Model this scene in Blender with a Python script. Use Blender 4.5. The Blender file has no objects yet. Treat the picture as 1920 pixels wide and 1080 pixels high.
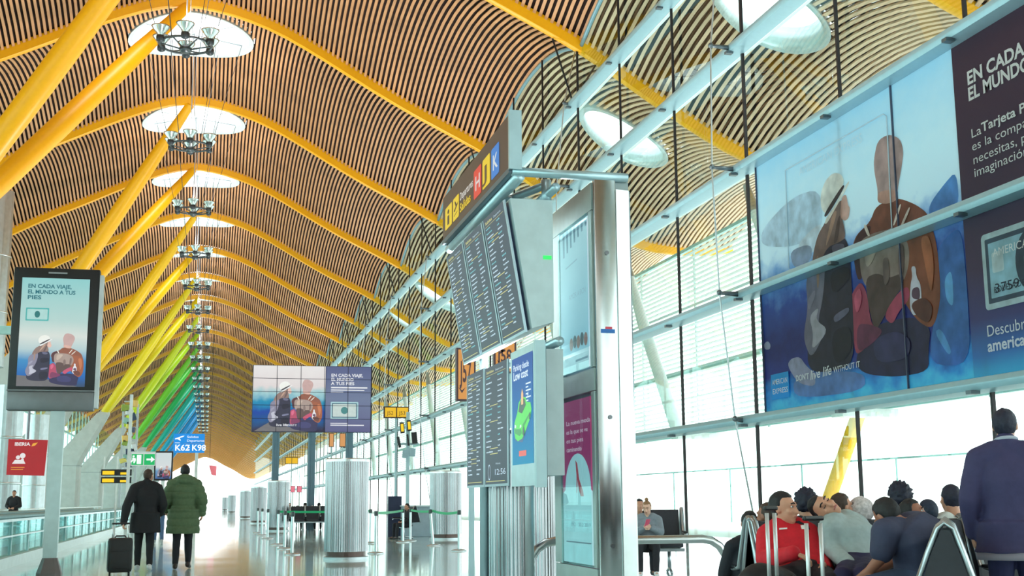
import bpy, bmesh, math, random
from mathutils import Vector as V, Matrix, noise
random.seed(7)
S = bpy.context.scene
C = S.collection
PI = math.pi

# ------------------------------------------------------------------ camera, sky, exposure
YAW, PITCH, ROLL, FPX, EYE = .240, .1704, -.00695, 2319., 1.17
_f = V((math.sin(YAW)*math.cos(PITCH), math.cos(YAW)*math.cos(PITCH), math.sin(PITCH)))
_r0 = V((math.cos(YAW), -math.sin(YAW), 0)); _u0 = _r0.cross(_f)
_c, _s = math.cos(ROLL), math.sin(ROLL)
_r = _r0*_c + _u0*_s; _u = _u0*_c - _r0*_s
EYEP = V((0, 0, EYE))
cam = bpy.data.objects.new('camera', bpy.data.cameras.new('camera')); C.objects.link(cam)
cam.data.sensor_width = 36; cam.data.lens = FPX*36/1920; cam.data.clip_end = 3000; cam.data.clip_start = .05
cam.matrix_world = Matrix(((_r.x, _u.x, -_f.x, 0), (_r.y, _u.y, -_f.y, 0), (_r.z, _u.z, -_f.z, EYE), (0, 0, 0, 1)))
S.camera = cam
w = bpy.data.worlds.new('overcast_sky'); S.world = w; w.use_nodes = True
bg = w.node_tree.nodes['Background']; bg.inputs[0].default_value = (.965, 1.0, 1.0, 1); bg.inputs[1].default_value = 1.9
S.view_settings.view_transform = 'Standard'; S.view_settings.look = 'None'
S.view_settings.gamma = 1; S.view_settings.use_curve_mapping = False
EXPO = .95
S.view_settings.exposure = EXPO
sd = bpy.data.lights.new('soft_sun', 'SUN'); sd.energy = 1.6; sd.angle = math.radians(20); sd.color = (1, .97, .92)
so = bpy.data.objects.new('soft_sun', sd); C.objects.link(so); so.rotation_euler = (math.radians(38), math.radians(30), 0)

def at(x, y, **k):
    """a point of the place seen along a pixel, at a given world X, Y, Z or distance D"""
    d = _f + _r*((x-960)/FPX) + _u*((540-y)/FPX)
    a, v = list(k.items())[0]
    if a == 'D': return EYEP + d*v
    i = 'XYZ'.index(a)
    return EYEP + d*((v-EYEP[i])/d[i])

# ------------------------------------------------------------------ materials
def lin(c):
    o = []
    for v in c[:3]:
        v /= 255.
        o.append(v/12.92 if v <= .04045 else ((v+.055)/1.055)**2.4)
    return (o[0], o[1], o[2], 1)
_mc = {}
def mat(name, col, rough=.5, metal=0, vary=.06, scale=6., bump=0, emit=0, trans=0, spec=.5, coat=0):
    key = (name, tuple(col), emit)
    if key in _mc: return _mc[key]
    m = bpy.data.materials.new(name); m.use_nodes = True
    nt = m.node_tree; b = nt.nodes['Principled BSDF']
    base = lin(col)
    b.inputs['Roughness'].default_value = rough; b.inputs['Metallic'].default_value = metal
    b.inputs['Specular IOR Level'].default_value = spec; b.inputs['Coat Weight'].default_value = coat
    tc = nt.nodes.new('ShaderNodeTexCoord'); nz = nt.nodes.new('ShaderNodeTexNoise')
    nz.inputs['Scale'].default_value = scale; nz.inputs['Detail'].default_value = 3
    nt.links.new(tc.outputs['Object'], nz.inputs['Vector'])
    rp = nt.nodes.new('ShaderNodeValToRGB')
    rp.color_ramp.elements[0].position = .3; rp.color_ramp.elements[1].position = .7
    rp.color_ramp.elements[0].color = tuple(max(0, v*(1-vary)) for v in base[:3])+(1,)
    rp.color_ramp.elements[1].color = tuple(min(1, v*(1+vary)) for v in base[:3])+(1,)
    nt.links.new(nz.outputs['Fac'], rp.inputs['Fac'])
    nt.links.new(rp.outputs['Color'], b.inputs['Base Color'])
    if bump:
        bp = nt.nodes.new('ShaderNodeBump'); bp.inputs['Strength'].default_value = bump; bp.inputs['Distance'].default_value = .02
        nt.links.new(nz.outputs['Fac'], bp.inputs['Height']); nt.links.new(bp.outputs['Normal'], b.inputs['Normal'])
    if emit:
        if emit > .24: dk_ = nt.nodes.new('ShaderNodeMix'); dk_.data_type = 'RGBA'; dk_.inputs[0].default_value = .85; dk_.inputs[7].default_value = (.01, .01, .012, 1); nt.links.new(rp.outputs['Color'], dk_.inputs[6]); nt.links.new(dk_.outputs[2], b.inputs['Base Color'])
        nt.links.new(rp.outputs['Color'], b.inputs['Emission Color']); b.inputs['Emission Strength'].default_value = emit
    if trans:
        tr = nt.nodes.new('ShaderNodeBsdfTranslucent'); nt.links.new(rp.outputs['Color'], tr.inputs['Color'])
        mx = nt.nodes.new('ShaderNodeMixShader'); mx.inputs[0].default_value = trans
        nt.links.new(b.outputs[0], mx.inputs[1]); nt.links.new(tr.outputs[0], mx.inputs[2])
        nt.links.new(mx.outputs[0], nt.nodes['Material Output'].inputs['Surface'])
    _mc[key] = m
    return m
def glass(name, tint, fac=.07, rough=0.0, k=.35):
    m = bpy.data.materials.new(name); m.use_nodes = True; nt = m.node_tree
    nt.nodes.remove(nt.nodes['Principled BSDF'])
    t = nt.nodes.new('ShaderNodeBsdfTransparent'); t.inputs[0].default_value = lin(tint)
    g = nt.nodes.new('ShaderNodeBsdfGlossy'); g.inputs['Roughness'].default_value = rough; g.inputs[0].default_value = lin(tint)
    lw = nt.nodes.new('ShaderNodeLayerWeight'); lw.inputs['Blend'].default_value = .25
    mm = nt.nodes.new('ShaderNodeMath'); mm.operation = 'MULTIPLY_ADD'; mm.inputs[1].default_value = k; mm.inputs[2].default_value = fac
    nt.links.new(lw.outputs['Fresnel'], mm.inputs[0])
    mx = nt.nodes.new('ShaderNodeMixShader'); nt.links.new(mm.outputs[0], mx.inputs[0])
    nt.links.new(t.outputs[0], mx.inputs[1]); nt.links.new(g.outputs[0], mx.inputs[2])
    nt.links.new(mx.outputs[0], nt.nodes['Material Output'].inputs['Surface'])
    return m
def ramp_mat(name, stops, axis='Z', emit=0, trans=0, nscale=5, namp=.12, rough=.5):
    """printed picture whose colours run along one axis of the sheet, broken up by noise"""
    m = bpy.data.materials.new(name); m.use_nodes = True; nt = m.node_tree; b = nt.nodes['Principled BSDF']
    tc = nt.nodes.new('ShaderNodeTexCoord'); sp = nt.nodes.new('ShaderNodeSeparateXYZ')
    nt.links.new(tc.outputs['Generated'], sp.inputs[0])
    nz = nt.nodes.new('ShaderNodeTexNoise'); nz.inputs['Scale'].default_value = nscale; nz.inputs['Detail'].default_value = 6
    nt.links.new(tc.outputs['Generated'], nz.inputs['Vector'])
    m1 = nt.nodes.new('ShaderNodeMath'); m1.operation = 'MULTIPLY_ADD'; m1.inputs[1].default_value = namp; m1.inputs[2].default_value = -namp/2
    nt.links.new(nz.outputs['Fac'], m1.inputs[0])
    m2 = nt.nodes.new('ShaderNodeMath'); m2.operation = 'ADD'
    nt.links.new(sp.outputs[axis], m2.inputs[0]); nt.links.new(m1.outputs[0], m2.inputs[1])
    rp = nt.nodes.new('ShaderNodeValToRGB'); e = rp.color_ramp.elements
    while len(e) < len(stops): e.new(.5)
    for k, (p, c) in enumerate(stops): e[k].position = p
    for k, (p, c) in enumerate(stops): e[k].color = lin(c)
    nt.links.new(m2.outputs[0], rp.inputs[0])
    nt.links.new(rp.outputs[0], b.inputs['Base Color']); b.inputs['Roughness'].default_value = rough
    if emit:
        nt.links.new(rp.outputs[0], b.inputs['Emission Color']); b.inputs['Emission Strength'].default_value = emit
        dk_ = nt.nodes.new('ShaderNodeMix'); dk_.data_type = 'RGBA'; dk_.inputs[0].default_value = .85; dk_.inputs[7].default_value = (.01, .01, .012, 1); nt.links.new(rp.outputs[0], dk_.inputs[6]); nt.links.new(dk_.outputs[2], b.inputs['Base Color'])
    if trans:
        tr = nt.nodes.new('ShaderNodeBsdfTranslucent'); nt.links.new(rp.outputs[0], tr.inputs['Color'])
        mx = nt.nodes.new('ShaderNodeMixShader'); mx.inputs[0].default_value = trans
        nt.links.new(b.outputs[0], mx.inputs[1]); nt.links.new(tr.outputs[0], mx.inputs[2])
        nt.links.new(mx.outputs[0], nt.nodes['Material Output'].inputs['Surface'])
    return m
SCR = .78/2**EXPO                                   # brightness of the lit screens
steel = mat('brushed_steel', (205, 210, 212), .28, 1, .08, 3)
steel2 = mat('satin_steel', (190, 196, 200), .38, .9, .08, 3)
alu = mat('pale_painted_metal', (176, 203, 210), .4, .25, .04)
white = mat('white_paint', (236, 240, 240), .45)
dark = mat('black_plastic', (18, 18, 22), .4)
darkrod = mat('dark_rod', (30, 26, 30), .5, .3)
concrete = mat('smooth_concrete', (186, 192, 190), .7, 0, .07, 1.5, .1)
glass_wall = glass('facade_glass', (231, 249, 246), .02, k=.12)
glass_clear = glass('clear_glass', (205, 236, 236), .05)

# ------------------------------------------------------------------ mesh helpers
class MB:
    def __init__(s): s.v = []; s.f = []; s.mi = []; s.cur = 0
    def add(s, vs, fs):
        o = len(s.v); s.v += [tuple(p) for p in vs]; s.f += [tuple(i+o for i in f) for f in fs]; s.mi += [s.cur]*len(fs); return s
    def box(s, c, d, M=None):
        x, y, z = d[0]/2, d[1]/2, d[2]/2
        P = [V((a*x, b*y, e*z)) for e in (-1, 1) for a, b in ((-1, -1), (1, -1), (1, 1), (-1, 1))]
        if M is not None: P = [M @ p for p in P]
        return s.add([p+V(c) for p in P], [(3, 2, 1, 0), (4, 5, 6, 7), (0, 1, 5, 4), (1, 2, 6, 5), (2, 3, 7, 6), (3, 0, 4, 7)])
    def b2(s, a, b):
        a, b = V(a), V(b); return s.box((a+b)/2, [abs(q) for q in (b-a)])
    def rbox(s, c, d, r=.02, M=None):
        bm = bmesh.new(); bmesh.ops.create_cube(bm, size=1)
        for v in bm.verts: v.co = V((v.co.x*d[0], v.co.y*d[1], v.co.z*d[2]))
        bmesh.ops.bevel(bm, geom=bm.edges[:], offset=min(r, min(d)*.45), segments=2, affect='EDGES', profile=.6)
        for v in bm.verts:
            if M is not None: v.co = M @ v.co
            v.co += V(c)
        return s.bm(bm)
    def bm(s, bm):
        bm.verts.index_update()
        s.add([v.co.copy() for v in bm.verts], [[v.index for v in f.verts] for f in bm.faces]); bm.free(); return s
    def quad(s, a, b, c, d): return s.add([a, b, c, d], [(0, 1, 2, 3)])
    def ring(s, rings, caps=True, closed=True):
        n = len(rings[0]); vs = [p for r in rings for p in r]; fs = []
        for i in range(len(rings)-1):
            for j in range(n if closed else n-1):
                k = (j+1) % n; fs.append((i*n+j, i*n+k, (i+1)*n+k, (i+1)*n+j))
        if caps: fs += [tuple(range(n-1, -1, -1)), tuple(range((len(rings)-1)*n, len(rings)*n))]
        return s.add(vs, fs)
    def tube(s, path, r, n=8, caps=True, flat=1., upv=None):
        path = [V(p) for p in path]; R = r if isinstance(r, (list, tuple)) else [r]*len(path)
        rings = []; nrm = None
        for i, p in enumerate(path):
            t = (path[min(i+1, len(path)-1)]-path[max(i-1, 0)]).normalized()
            if nrm is None:
                a = V(upv) if upv is not None else (V((0, 0, 1)) if abs(t.z) < .9 else V((1, 0, 0)))
                nrm = (a-t*a.dot(t)).normalized()
            else: nrm = (nrm-t*nrm.dot(t)).normalized()
            bi = t.cross(nrm)
            rings.append([p+(nrm*math.cos(q)+bi*math.sin(q)*flat)*R[i] for q in [2*PI*k/n for k in range(n)]])
        return s.ring(rings, caps)
    def lathe(s, c, prof, n=24, caps=True):
        c = V(c)
        return s.ring([[c+V((r*math.cos(2*PI*k/n), r*math.sin(2*PI*k/n), z)) for k in range(n)] for r, z in prof], caps)
    def prism(s, pts, ext):
        pts = [V(p) for p in pts]; e = V(ext)
        return s.ring([pts, [p+e for p in pts]])
    def poly(s, pts): return s.add(pts, [tuple(range(len(pts)))])
    def ball(s, c, r, M=None, nu=12, nv=8):
        c = V(c); r = V(r) if hasattr(r, '__len__') else V((r, r, r)); rings = []
        for i in range(nv+1):
            th = PI*(.02+.96*i/nv); rings.append([V((r.x*math.sin(th)*math.cos(2*PI*k/nu), r.y*math.sin(th)*math.sin(2*PI*k/nu), -r.z*math.cos(th))) for k in range(nu)])
        rings = [[(M @ p if M is not None else p)+c for p in R] for R in rings]
        return s.ring(rings)
    def cap(s, a, b, ra, rb, n=12):
        """tapered limb with round ends"""
        a, b = V(a), V(b); t = b-a; L = max(t.length, 1e-5); t /= L; path = []; rr = []
        for q in (-.98, -.8, -.45, 0): path.append(a+t*ra*q); rr.append(ra*math.sqrt(1-q*q))
        path += [a+t*L*.5]; rr += [(ra+rb)/2]
        for q in (0, .45, .8, .98): path.append(b+t*rb*q); rr.append(rb*math.sqrt(1-q*q))
        return s.tube(path, rr, n)
    def text(s, txt, o, ux, uy, h, width=None, bold=0., align='LEFT', lift=None):
        cu = bpy.data.curves.new('t', 'FONT'); cu.body = txt; cu.size = 1; cu.offset = bold; cu.align_x = align; cu.resolution_u = 3
        ob = bpy.data.objects.new('t', cu); me = ob.to_mesh()
        ux, uy, o = V(ux).normalized(), V(uy).normalized(), V(o)
        sy = h/.72; sx = sy
        if width and len(me.vertices):
            xs = [v.co.x for v in me.vertices]; sx = width/max(1e-4, max(xs)-min(xs))
        s.add([o+ux*(v.co.x*sx)+uy*(v.co.y*sy) for v in me.vertices], [tuple(p.vertices) for p in me.polygons])
        ob.to_mesh_clear(); bpy.data.objects.remove(ob); bpy.data.curves.remove(cu); return s
    def build(s, name, m, parent=None, smooth=False, recalc=True):
        me = bpy.data.meshes.new(name); me.from_pydata(s.v, [], s.f)
        ms = m if isinstance(m, (list, tuple)) else [m]
        for q in ms: me.materials.append(q)
        if len(ms) > 1: me.polygons.foreach_set('material_index', s.mi)
        if recalc:
            bm = bmesh.new(); bm.from_mesh(me); bmesh.ops.recalc_face_normals(bm, faces=bm.faces[:]); bm.to_mesh(me); bm.free()
        if smooth is True: me.polygons.foreach_set('use_smooth', [True]*len(me.polygons))
        elif smooth: me.polygons.foreach_set('use_smooth', [True]*len(me.polygons)); me.set_sharp_from_angle(angle=math.radians(smooth))
        o = bpy.data.objects.new(name, me); C.objects.link(o)
        if parent is not None: o.parent = parent
        return o
def tag(o, label=None, cat=None, group=None, kind=None):
    if label: o['label'] = label
    if cat: o['category'] = cat
    if group: o['group'] = group
    if kind: o['kind'] = kind
    return o
def thing(name, label, cat, loc=(0, 0, 0), rz=0, group=None):
    o = bpy.data.objects.new(name, None); C.objects.link(o); o.location = loc; o.rotation_euler = (0, 0, rz); o.empty_display_size = .1
    return tag(o, label, cat, group)
def copy_tree(o, parent=None):
    c = o.copy(); C.objects.link(c)
    if parent is not None: c.parent = parent
    for ch in list(o.children): copy_tree(ch, c)
    return c
def lb(o, label): o['label'] = label; return o
ORD = ['first', 'second', 'third', 'fourth', 'fifth', 'sixth', 'seventh', 'eighth', 'ninth', 'tenth', 'eleventh', 'twelfth', 'thirteenth', 'fourteenth',
       'fifteenth', 'sixteenth', 'seventeenth', 'eighteenth', 'nineteenth', 'twentieth']
def nth(k):
    n = k+1
    if n <= 20: return ORD[k]
    if n == 30: return 'thirtieth'
    return ('twenty-' if n < 30 else 'thirty-')+ORD[n % 10-1]

# ------------------------------------------------------------------ floor and ground
fm = mat('polished_stone', (205, 214, 214), .09, 0, .05, .35, 0, spec=.7)
def floor_material():
    m = bpy.data.materials.new('polished_stone_floor'); m.use_nodes = True; nt = m.node_tree; b = nt.nodes['Principled BSDF']
    tc = nt.nodes.new('ShaderNodeTexCoord'); br = nt.nodes.new('ShaderNodeTexBrick')
    br.inputs['Scale'].default_value = .5; br.inputs['Mortar Size'].default_value = .006; br.offset = 0
    br.inputs['Color1'].default_value = lin((196, 224, 228)); br.inputs['Color2'].default_value = lin((204, 230, 233)); br.inputs['Mortar'].default_value = lin((140, 160, 165))
    br.inputs['Brick Width'].default_value = .6; br.inputs['Row Height'].default_value = .6
    nt.links.new(tc.outputs['Object'], br.inputs['Vector']); nt.links.new(br.outputs['Color'], b.inputs['Base Color'])
    nz = nt.nodes.new('ShaderNodeTexNoise'); nz.inputs['Scale'].default_value = .6
    nt.links.new(tc.outputs['Object'], nz.inputs['Vector'])
    mp = nt.nodes.new('ShaderNodeMapRange'); mp.inputs['To Min'].default_value = .03; mp.inputs['To Max'].default_value = .11
    nt.links.new(nz.outputs['Fac'], mp.inputs['Value']); nt.links.new(mp.outputs[0], b.inputs['Roughness'])
    b.inputs['Specular IOR Level'].default_value = .6
    return m
m = MB(); m.b2((-23, -62, -.2), (15.74, 820, 0)); tag(m.build('floor', floor_material()), 'polished pale stone floor of the concourse', kind='structure')
m = MB(); m.b2((-400, -300, -.6), (500, 900, -.25)); tag(m.build('ground', mat('apron_concrete', (214, 216, 212), .8, 0, .05, .1)), 'pale concrete apron outside', kind='structure')

# ------------------------------------------------------------------ roof
PROF = [(-31, 15.6), (-28, 16.4), (-24, 18.3), (-20, 20.7), (-15.7, 23.1), (-13, 24.55), (-11, 25.5), (-9, 26.5), (-7, 27.5), (-5, 28.4), (-3.7, 28.85), (-2.1, 29.15),
        (-.3, 29.0), (1.5, 28.57), (3.3, 27.9), (5.5, 26.75), (8.6, 24.95), (11, 23.65), (15.7, 21.3), (19.7, 18.8), (21.7, 17.6), (23.8, 16.6), (26, 16.0), (29.3, 15.85), (31, 16.1)]
def prof(x):
    if x <= PROF[0][0]: return PROF[0][1]
    for i in range(len(PROF)-1):
        a, b = PROF[i], PROF[i+1]
        if x <= b[0]:
            p0 = PROF[max(i-1, 0)]; p3 = PROF[min(i+2, len(PROF)-1)]; h = b[0]-a[0]; t = (x-a[0])/h
            ma = (b[1]-p0[1])/(b[0]-p0[0])*h if i else (b[1]-a[1]); mb = (p3[1]-a[1])/(p3[0]-a[0])*h
            return a[1]*(2*t**3-3*t*t+1)+ma*(t**3-2*t*t+t)+b[1]*(-2*t**3+3*t*t)+mb*(t**3-t*t)
    return PROF[-1][1]
RISE = 1.75
RIBY = [-56.5, -38.5, -20.5, -2.5, 15.5, 33.6, 51, 69, 87, 105, 122.7, 140, 157]
while RIBY[-1] < 790: RIBY.append(RIBY[-1]+17.2)
NB = 4                                              # bays behind the camera
UB = 18.0                                           # the bay the slats are laid out for
HOLES = [(-1.9, 9.0, 3.85), (20.8, 9.0, 2.3)]       # skylight, then outer opening added for bright patches: x, along the bay, radius
X0, X1, PITCH_S, SW = -29, 30.5, .27, .15
def vault(t): return RISE*4*t*(1-t)
def cz(x, y): return prof(x)+.22+vault(y/UB)
def spans(x, half):
    cut = []
    for hx, hy, hr in HOLES:
        d = abs(x-hx)-half
        d = max(d, 0)
        if d < hr: q = math.sqrt(hr*hr-d*d); cut.append((hy-q, hy+q))
    return [(0, UB)] if not cut else [(0, cut[0][0]), (cut[0][1], UB)]
slats = MB(); back = MB()
x = X0
while x < X1:
    xc = x+PITCH_S/2; sl = (prof(xc+.05)-prof(xc-.05))/.1; n = V((-sl, 0, 1)).normalized(); tx = V((1, 0, sl)).normalized()
    for a, b in spans(xc, SW/2):
        N = 10 if b-a > 10 else 5
        rows = []
        for k in range(N+1):
            y = a+(b-a)*k/N; p = V((xc, y, cz(xc, y)))
            rows.append([p-tx*SW/2+n*.1, p-tx*SW/2, p+tx*SW/2, p+tx*SW/2+n*.1])
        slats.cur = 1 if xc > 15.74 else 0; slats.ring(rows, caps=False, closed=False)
    for a, b in spans(xc, 0):
        N = 10 if b-a > 10 else 5
        rows = []
        for k in range(N+1):
            y = a+(b-a)*k/N
            rows.append([V((x-.002, y, cz(x, y)+.3)), V((x+PITCH_S+.002, y, cz(x+PITCH_S, y)+.3))])
        back.ring(rows, caps=False, closed=False)
    x += PITCH_S
slat_m = mat('bamboo_slats', (202, 146, 102), .5, 0, .16, .5); soff_m = mat('daylit_soffit_slats', (224, 190, 162), .6, 0, .1, .5)  # outer slats paler: sky light and ground bounce put into their colour
back_m = mat('dark_roof_void', (40, 24, 20), .9)
sk_m = mat('skylight_frame', (200, 214, 218), .35, .2)
sk_g = glass('skylight_glass', (250, 253, 253), .02)
proto = None
def skyl(parent):
    for i, (hx, hy, hr) in enumerate(HOLES):
        rg = MB(); n = 48
        def P(r, dz, k):
            a = 2*PI*k/n; X, Y = hx+r*math.cos(a), hy+r*math.sin(a)
            return V((X, Y, cz(X, Y)+dz))
        rings = [[P(hr+.04, -.1, k) for k in range(n)], [P(hr-.22, -.1, k) for k in range(n)], [P(hr-.3, .25, k) for k in range(n)], [P(hr-.3, .8, k) for k in range(n)], [P(hr+.04, .8, k) for k in range(n)], [P(hr+.04, -.1, k) for k in range(n)]]
        rg.ring(rings, caps=False); o = rg.build('skylight_rim', sk_m, parent, True)
        g = MB(); cc = V((hx, hy, cz(hx, hy)+.75)); g.add([P(hr-.28, .6, k) for k in range(n)]+[cc], [(k, (k+1) % n, n) for k in range(n)]); g.build('skylight_pane', sk_g, o, True)
        if i == 0:
            t = MB()
            for a in (.5, 1.55, 2.6):
                t.tube([P(hr-.25, .35, n*a/(2*PI)), P(hr-.25, .35, n*(a+PI)/(2*PI))], .035, 6)
            t.build('glazing_bar', steel2, o, True)
for i in range(len(RIBY)-1):
    if i == 0:
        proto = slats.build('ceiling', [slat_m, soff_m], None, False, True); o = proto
        back.build('roof_underside', back_m, o); skyl(o)
    else: o = copy_tree(proto)
    o.location = (0, RIBY[i], 0); o.scale = (1, (RIBY[i+1]-RIBY[i])/UB, 1)
    tag(o, 'bay of curved timber slat ceiling with round skylight', kind='structure')
# weather skin over the roof
sk = MB(); xs = [X0+(X1-X0)*k/40 for k in range(41)]

# hall colours run from orange-yellow through green to blue
HUE = [(255, 178, 4), (255, 178, 4), (255, 178, 4), (255, 178, 4), (255, 182, 6), (255, 186, 8), (252, 196, 8), (248, 202, 8), (232, 206, 10), (222, 206, 12), (190, 206, 20), (160, 202, 24), (110, 196, 40), (70, 186, 60),
       (30, 176, 90), (12, 170, 120), (8, 170, 150), (6, 168, 178), (6, 160, 196), (10, 150, 206), (14, 136, 206)]
HN = ['orange-yellow']*6+['golden yellow']*2+['olive yellow']*2+['yellow-green']*2+['lime green']+['green']*2+['teal']*3+['sky blue']*3
def hue(i): return HUE[min(i, len(HUE)-1)]
def hn(i): return HN[min(i, len(HN)-1)]
# curved roof beams
NB = 4
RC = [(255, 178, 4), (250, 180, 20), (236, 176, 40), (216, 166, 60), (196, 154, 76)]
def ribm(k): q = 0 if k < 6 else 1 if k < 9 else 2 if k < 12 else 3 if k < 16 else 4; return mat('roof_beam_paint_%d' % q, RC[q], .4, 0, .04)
beam = MB(); rg = []
for k in range(61):
    x = -29.5+60.3*k/60; sl = (prof(x+.1)-prof(x-.1))/.2; n = V((-sl, 0, 1)).normalized(); p = V((x, 0, prof(x)))
    e = min(1, (30.9-x)/6)
    rg.append([p-n*.15*e+V((0, -.2, 0)), p-n*.2*e+V((0, -.12, 0)), p-n*.2*e+V((0, .12, 0)), p-n*.15*e+V((0, .2, 0)), p+n*.42+V((0, .22, 0)), p+n*.42+V((0, -.22, 0))])
beam.ring(rg)
beam_mesh = None
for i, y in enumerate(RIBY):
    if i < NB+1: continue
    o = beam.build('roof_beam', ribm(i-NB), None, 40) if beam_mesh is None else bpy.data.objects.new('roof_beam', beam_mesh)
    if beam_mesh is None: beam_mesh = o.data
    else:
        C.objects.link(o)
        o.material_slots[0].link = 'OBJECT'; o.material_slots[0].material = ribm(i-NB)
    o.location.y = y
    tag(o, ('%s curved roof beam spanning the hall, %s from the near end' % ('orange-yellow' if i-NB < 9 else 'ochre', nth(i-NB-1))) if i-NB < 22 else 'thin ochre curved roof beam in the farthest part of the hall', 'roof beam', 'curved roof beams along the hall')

# inclined struts in pairs on concrete piers
def strut(a, b, i):
    a, b = V(a), V(b); m = MB(); t = (b-a)
    path = [a+t*q for q in (0, .05, .25, .5, .75, .92, 1)]
    m.tube(path, [.42, .47, .56, .57, .5, .36, .3], 20)
    root = thing('inclined_strut', '%s inclined tubular strut rising to the %s roof beam' % (hn(i), nth(i-1)), 'strut', a, 0, 'inclined struts under the roof')
    for p in range(len(m.v)): m.v[p] = tuple(V(m.v[p])-a)
    m.build('tube', mat('beam_paint_%d' % min(i, 20), hue(i), .4, 0, .04), root, 50)
    h = MB(); h.cap(b-a-t.normalized()*.1, b-a+V((.1, 0, .25)), .22, .2); h.build('pin_joint', mat('beam_paint_%d' % min(i, 20), hue(i), .4, 0, .04), root, 50)
    sh = MB(); d = t.normalized(); sh.tube([-d*.3, d*.25], .5, 16); sh.build('base_socket', concrete, root, 40)
def pier(y, k):
    root = thing('concrete_pier', 'grey bent concrete pier under the %s pair of struts from the near end' % nth(k), 'pier', (-17.3, y, 0), 0, 'concrete piers')
    def sec(cx, z, hx, hy): return [V((cx-hx, -hy, z)), V((cx+hx-.35, -hy, z)), V((cx+hx, -hy+.35, z)), V((cx+hx, hy-.35, z)), V((cx+hx-.35, hy, z)), V((cx-hx, hy, z))]
    m = MB(); m.ring([sec(0, 0, 1.75, 1.5), sec(0, 5.9, 1.75, 1.5)]); m.build('pier_base', concrete, root)
    m = MB(); m.ring([sec(0, 5.9, 1.75, 1.5), sec(.35, 6.7, 1.7, 1.5), sec(4.15, 12.3, .75, 1.25), sec(4.35, 12.6, .6, 1.1)]); m.build('pier_arm', concrete, root)
    m = MB(); m.b2((-1.8, -1.53, 5.82), (1.8, 1.53, 5.9)); m.build('joint_band', mat('pier_joint', (150, 158, 158), .7), root)
pk = 0
for i in range(2, 24, 2):
    ya, yb = RIBY[i+NB], RIBY[i+1+NB]; ym = (ya+yb)/2
    for j, yy in ((i, ya), (i+1, yb)):
        sg = -1 if j == i else 1
        strut((-13.1, ym+sg*.55, 12.4), (-2.05 if j > 2 else -.5, yy, prof(-2.05)-.2), j)
    pier(ym, pk); pk += 1

# ------------------------------------------------------------------ pendant uplighters below the skylights
def make_light():
    root = thing('pendant_uplighter', 'l', 'pendant light', (0, 0, 0), 0, 'pendant uplighters below the skylights')
    m = MB(); m.tube([V((1.25*math.cos(a), 1.25*math.sin(a), -.35)) for a in [2*PI*k/16 for k in range(17)]], .06, 8)
    m.lathe((0, 0, -.75), [(.18, 0), (.3, .08), (.3, .25), (.2, .34)], 16)
    for k in range(6):
        a = PI*k/3; m.tube([(.25*math.cos(a), .25*math.sin(a), -.55), (1.3*math.cos(a), 1.3*math.sin(a), -.3)], .04, 6)
    m.build('ring_frame', mat('grey_light_frame', (92, 98, 104), .35, .8), root, True)
    for k in range(6):
        a = PI*k/3+PI/6; p = V((1.35*math.cos(a), 1.35*math.sin(a), 0))
        d = MB(); d.lathe(p, [(.16, -.3), (.2, -.1), (.3, .05), (.42, .2), (.45, .26), (.43, .26), (.3, .1), (.15, .02)], 18, False)
        r = d.build('reflector_dish', mat('dish_aluminium', (214, 222, 224), .22, .9), root, True)
        d = MB(); d.lathe(p, [(.1, -.52), (.19, -.46), (.2, -.25), (.14, -.12)], 14); d.build('lamp_housing', mat('lamp_housing_grey', (70, 74, 80), .4, .6), r, True)
    for k in range(6):
        a = PI*k/3; d = MB(); d.tube([(1.25*math.cos(a), 1.25*math.sin(a), -.35), (2.6*math.cos(a)*1.15, 2.6*math.sin(a), 6.6)], .018, 5); d.build('suspension_cable', mat('steel_cable', (96, 98, 104), .4, .7), root)
    d = MB(); d.tube([(0, 0, -.5), (0, 0, 7.3)], .035, 6); d.tube([(.18, 0, -.5), (.18, 0, 7.3)], .02, 6); d.build('power_cable', mat('pale_cable', (170, 172, 178), .4, .5), root)
    return root
lp = make_light(); first = True
for i in range(1, 23):
    o = lp if first else copy_tree(lp); first = False
    y = (RIBY[i+NB]+RIBY[i+1+NB])/2; o.location = (-1.75, y, 23.7)
    o['label'] = 'cluster of six steel uplighter dishes hung on cables, %s from the near end' % nth(i-1)
    if i < 12:
        l = bpy.data.lights.new('uplight', 'SPOT'); l.energy = 1000; l.spot_size = 2.6; l.spot_blend = .8; l.color = (1, .97, .93); l.shadow_soft_size = .4
        lo = bpy.data.objects.new('uplight', l); C.objects.link(lo); lo.location = (-1.75, y, 24.3); lo.rotation_euler = (PI, 0, 0)

# ------------------------------------------------------------------ glass facade on the right
XW = 15.74
BZ = [3.45, 7.17, 11.0, 14.85, 18.65]
MY = [16.5]
for a in range(NB+1, NB+25):
    for k in range(3): MY.append(RIBY[a]+(RIBY[a+1]-RIBY[a])*k/3)
MY = [16.5, 22.3, 27.8]+[y for y in MY if y > 33]
def topz(y):
    for i in range(len(RIBY)-1):
        if RIBY[i] <= y <= RIBY[i+1]: return prof(XW)+.15+vault((y-RIBY[i])/(RIBY[i+1]-RIBY[i]))
    return prof(XW)
arch_m = mat('arch_frame_paint', (120, 160, 176), .4, .3)
for a in range(0, 28):
    y0, y1 = RIBY[a], RIBY[a+1]; N = 18
    ys = [y0+(y1-y0)*k/N for k in range(N+1)]
    g = MB(); g.ring([[V((XW, y, 0)), V((XW, y, topz(y)-.05))] for y in ys], caps=False, closed=False)
    wn = tag(g.build('window_%d' % (a+1), glass_wall), 'bay of the glass facade with arched head', kind='structure')
    t = MB(); t.tube([(XW, y, topz(y)-.1) for y in ys], .1, 8); t.build('arched_frame', arch_m, wn, True)
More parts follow.
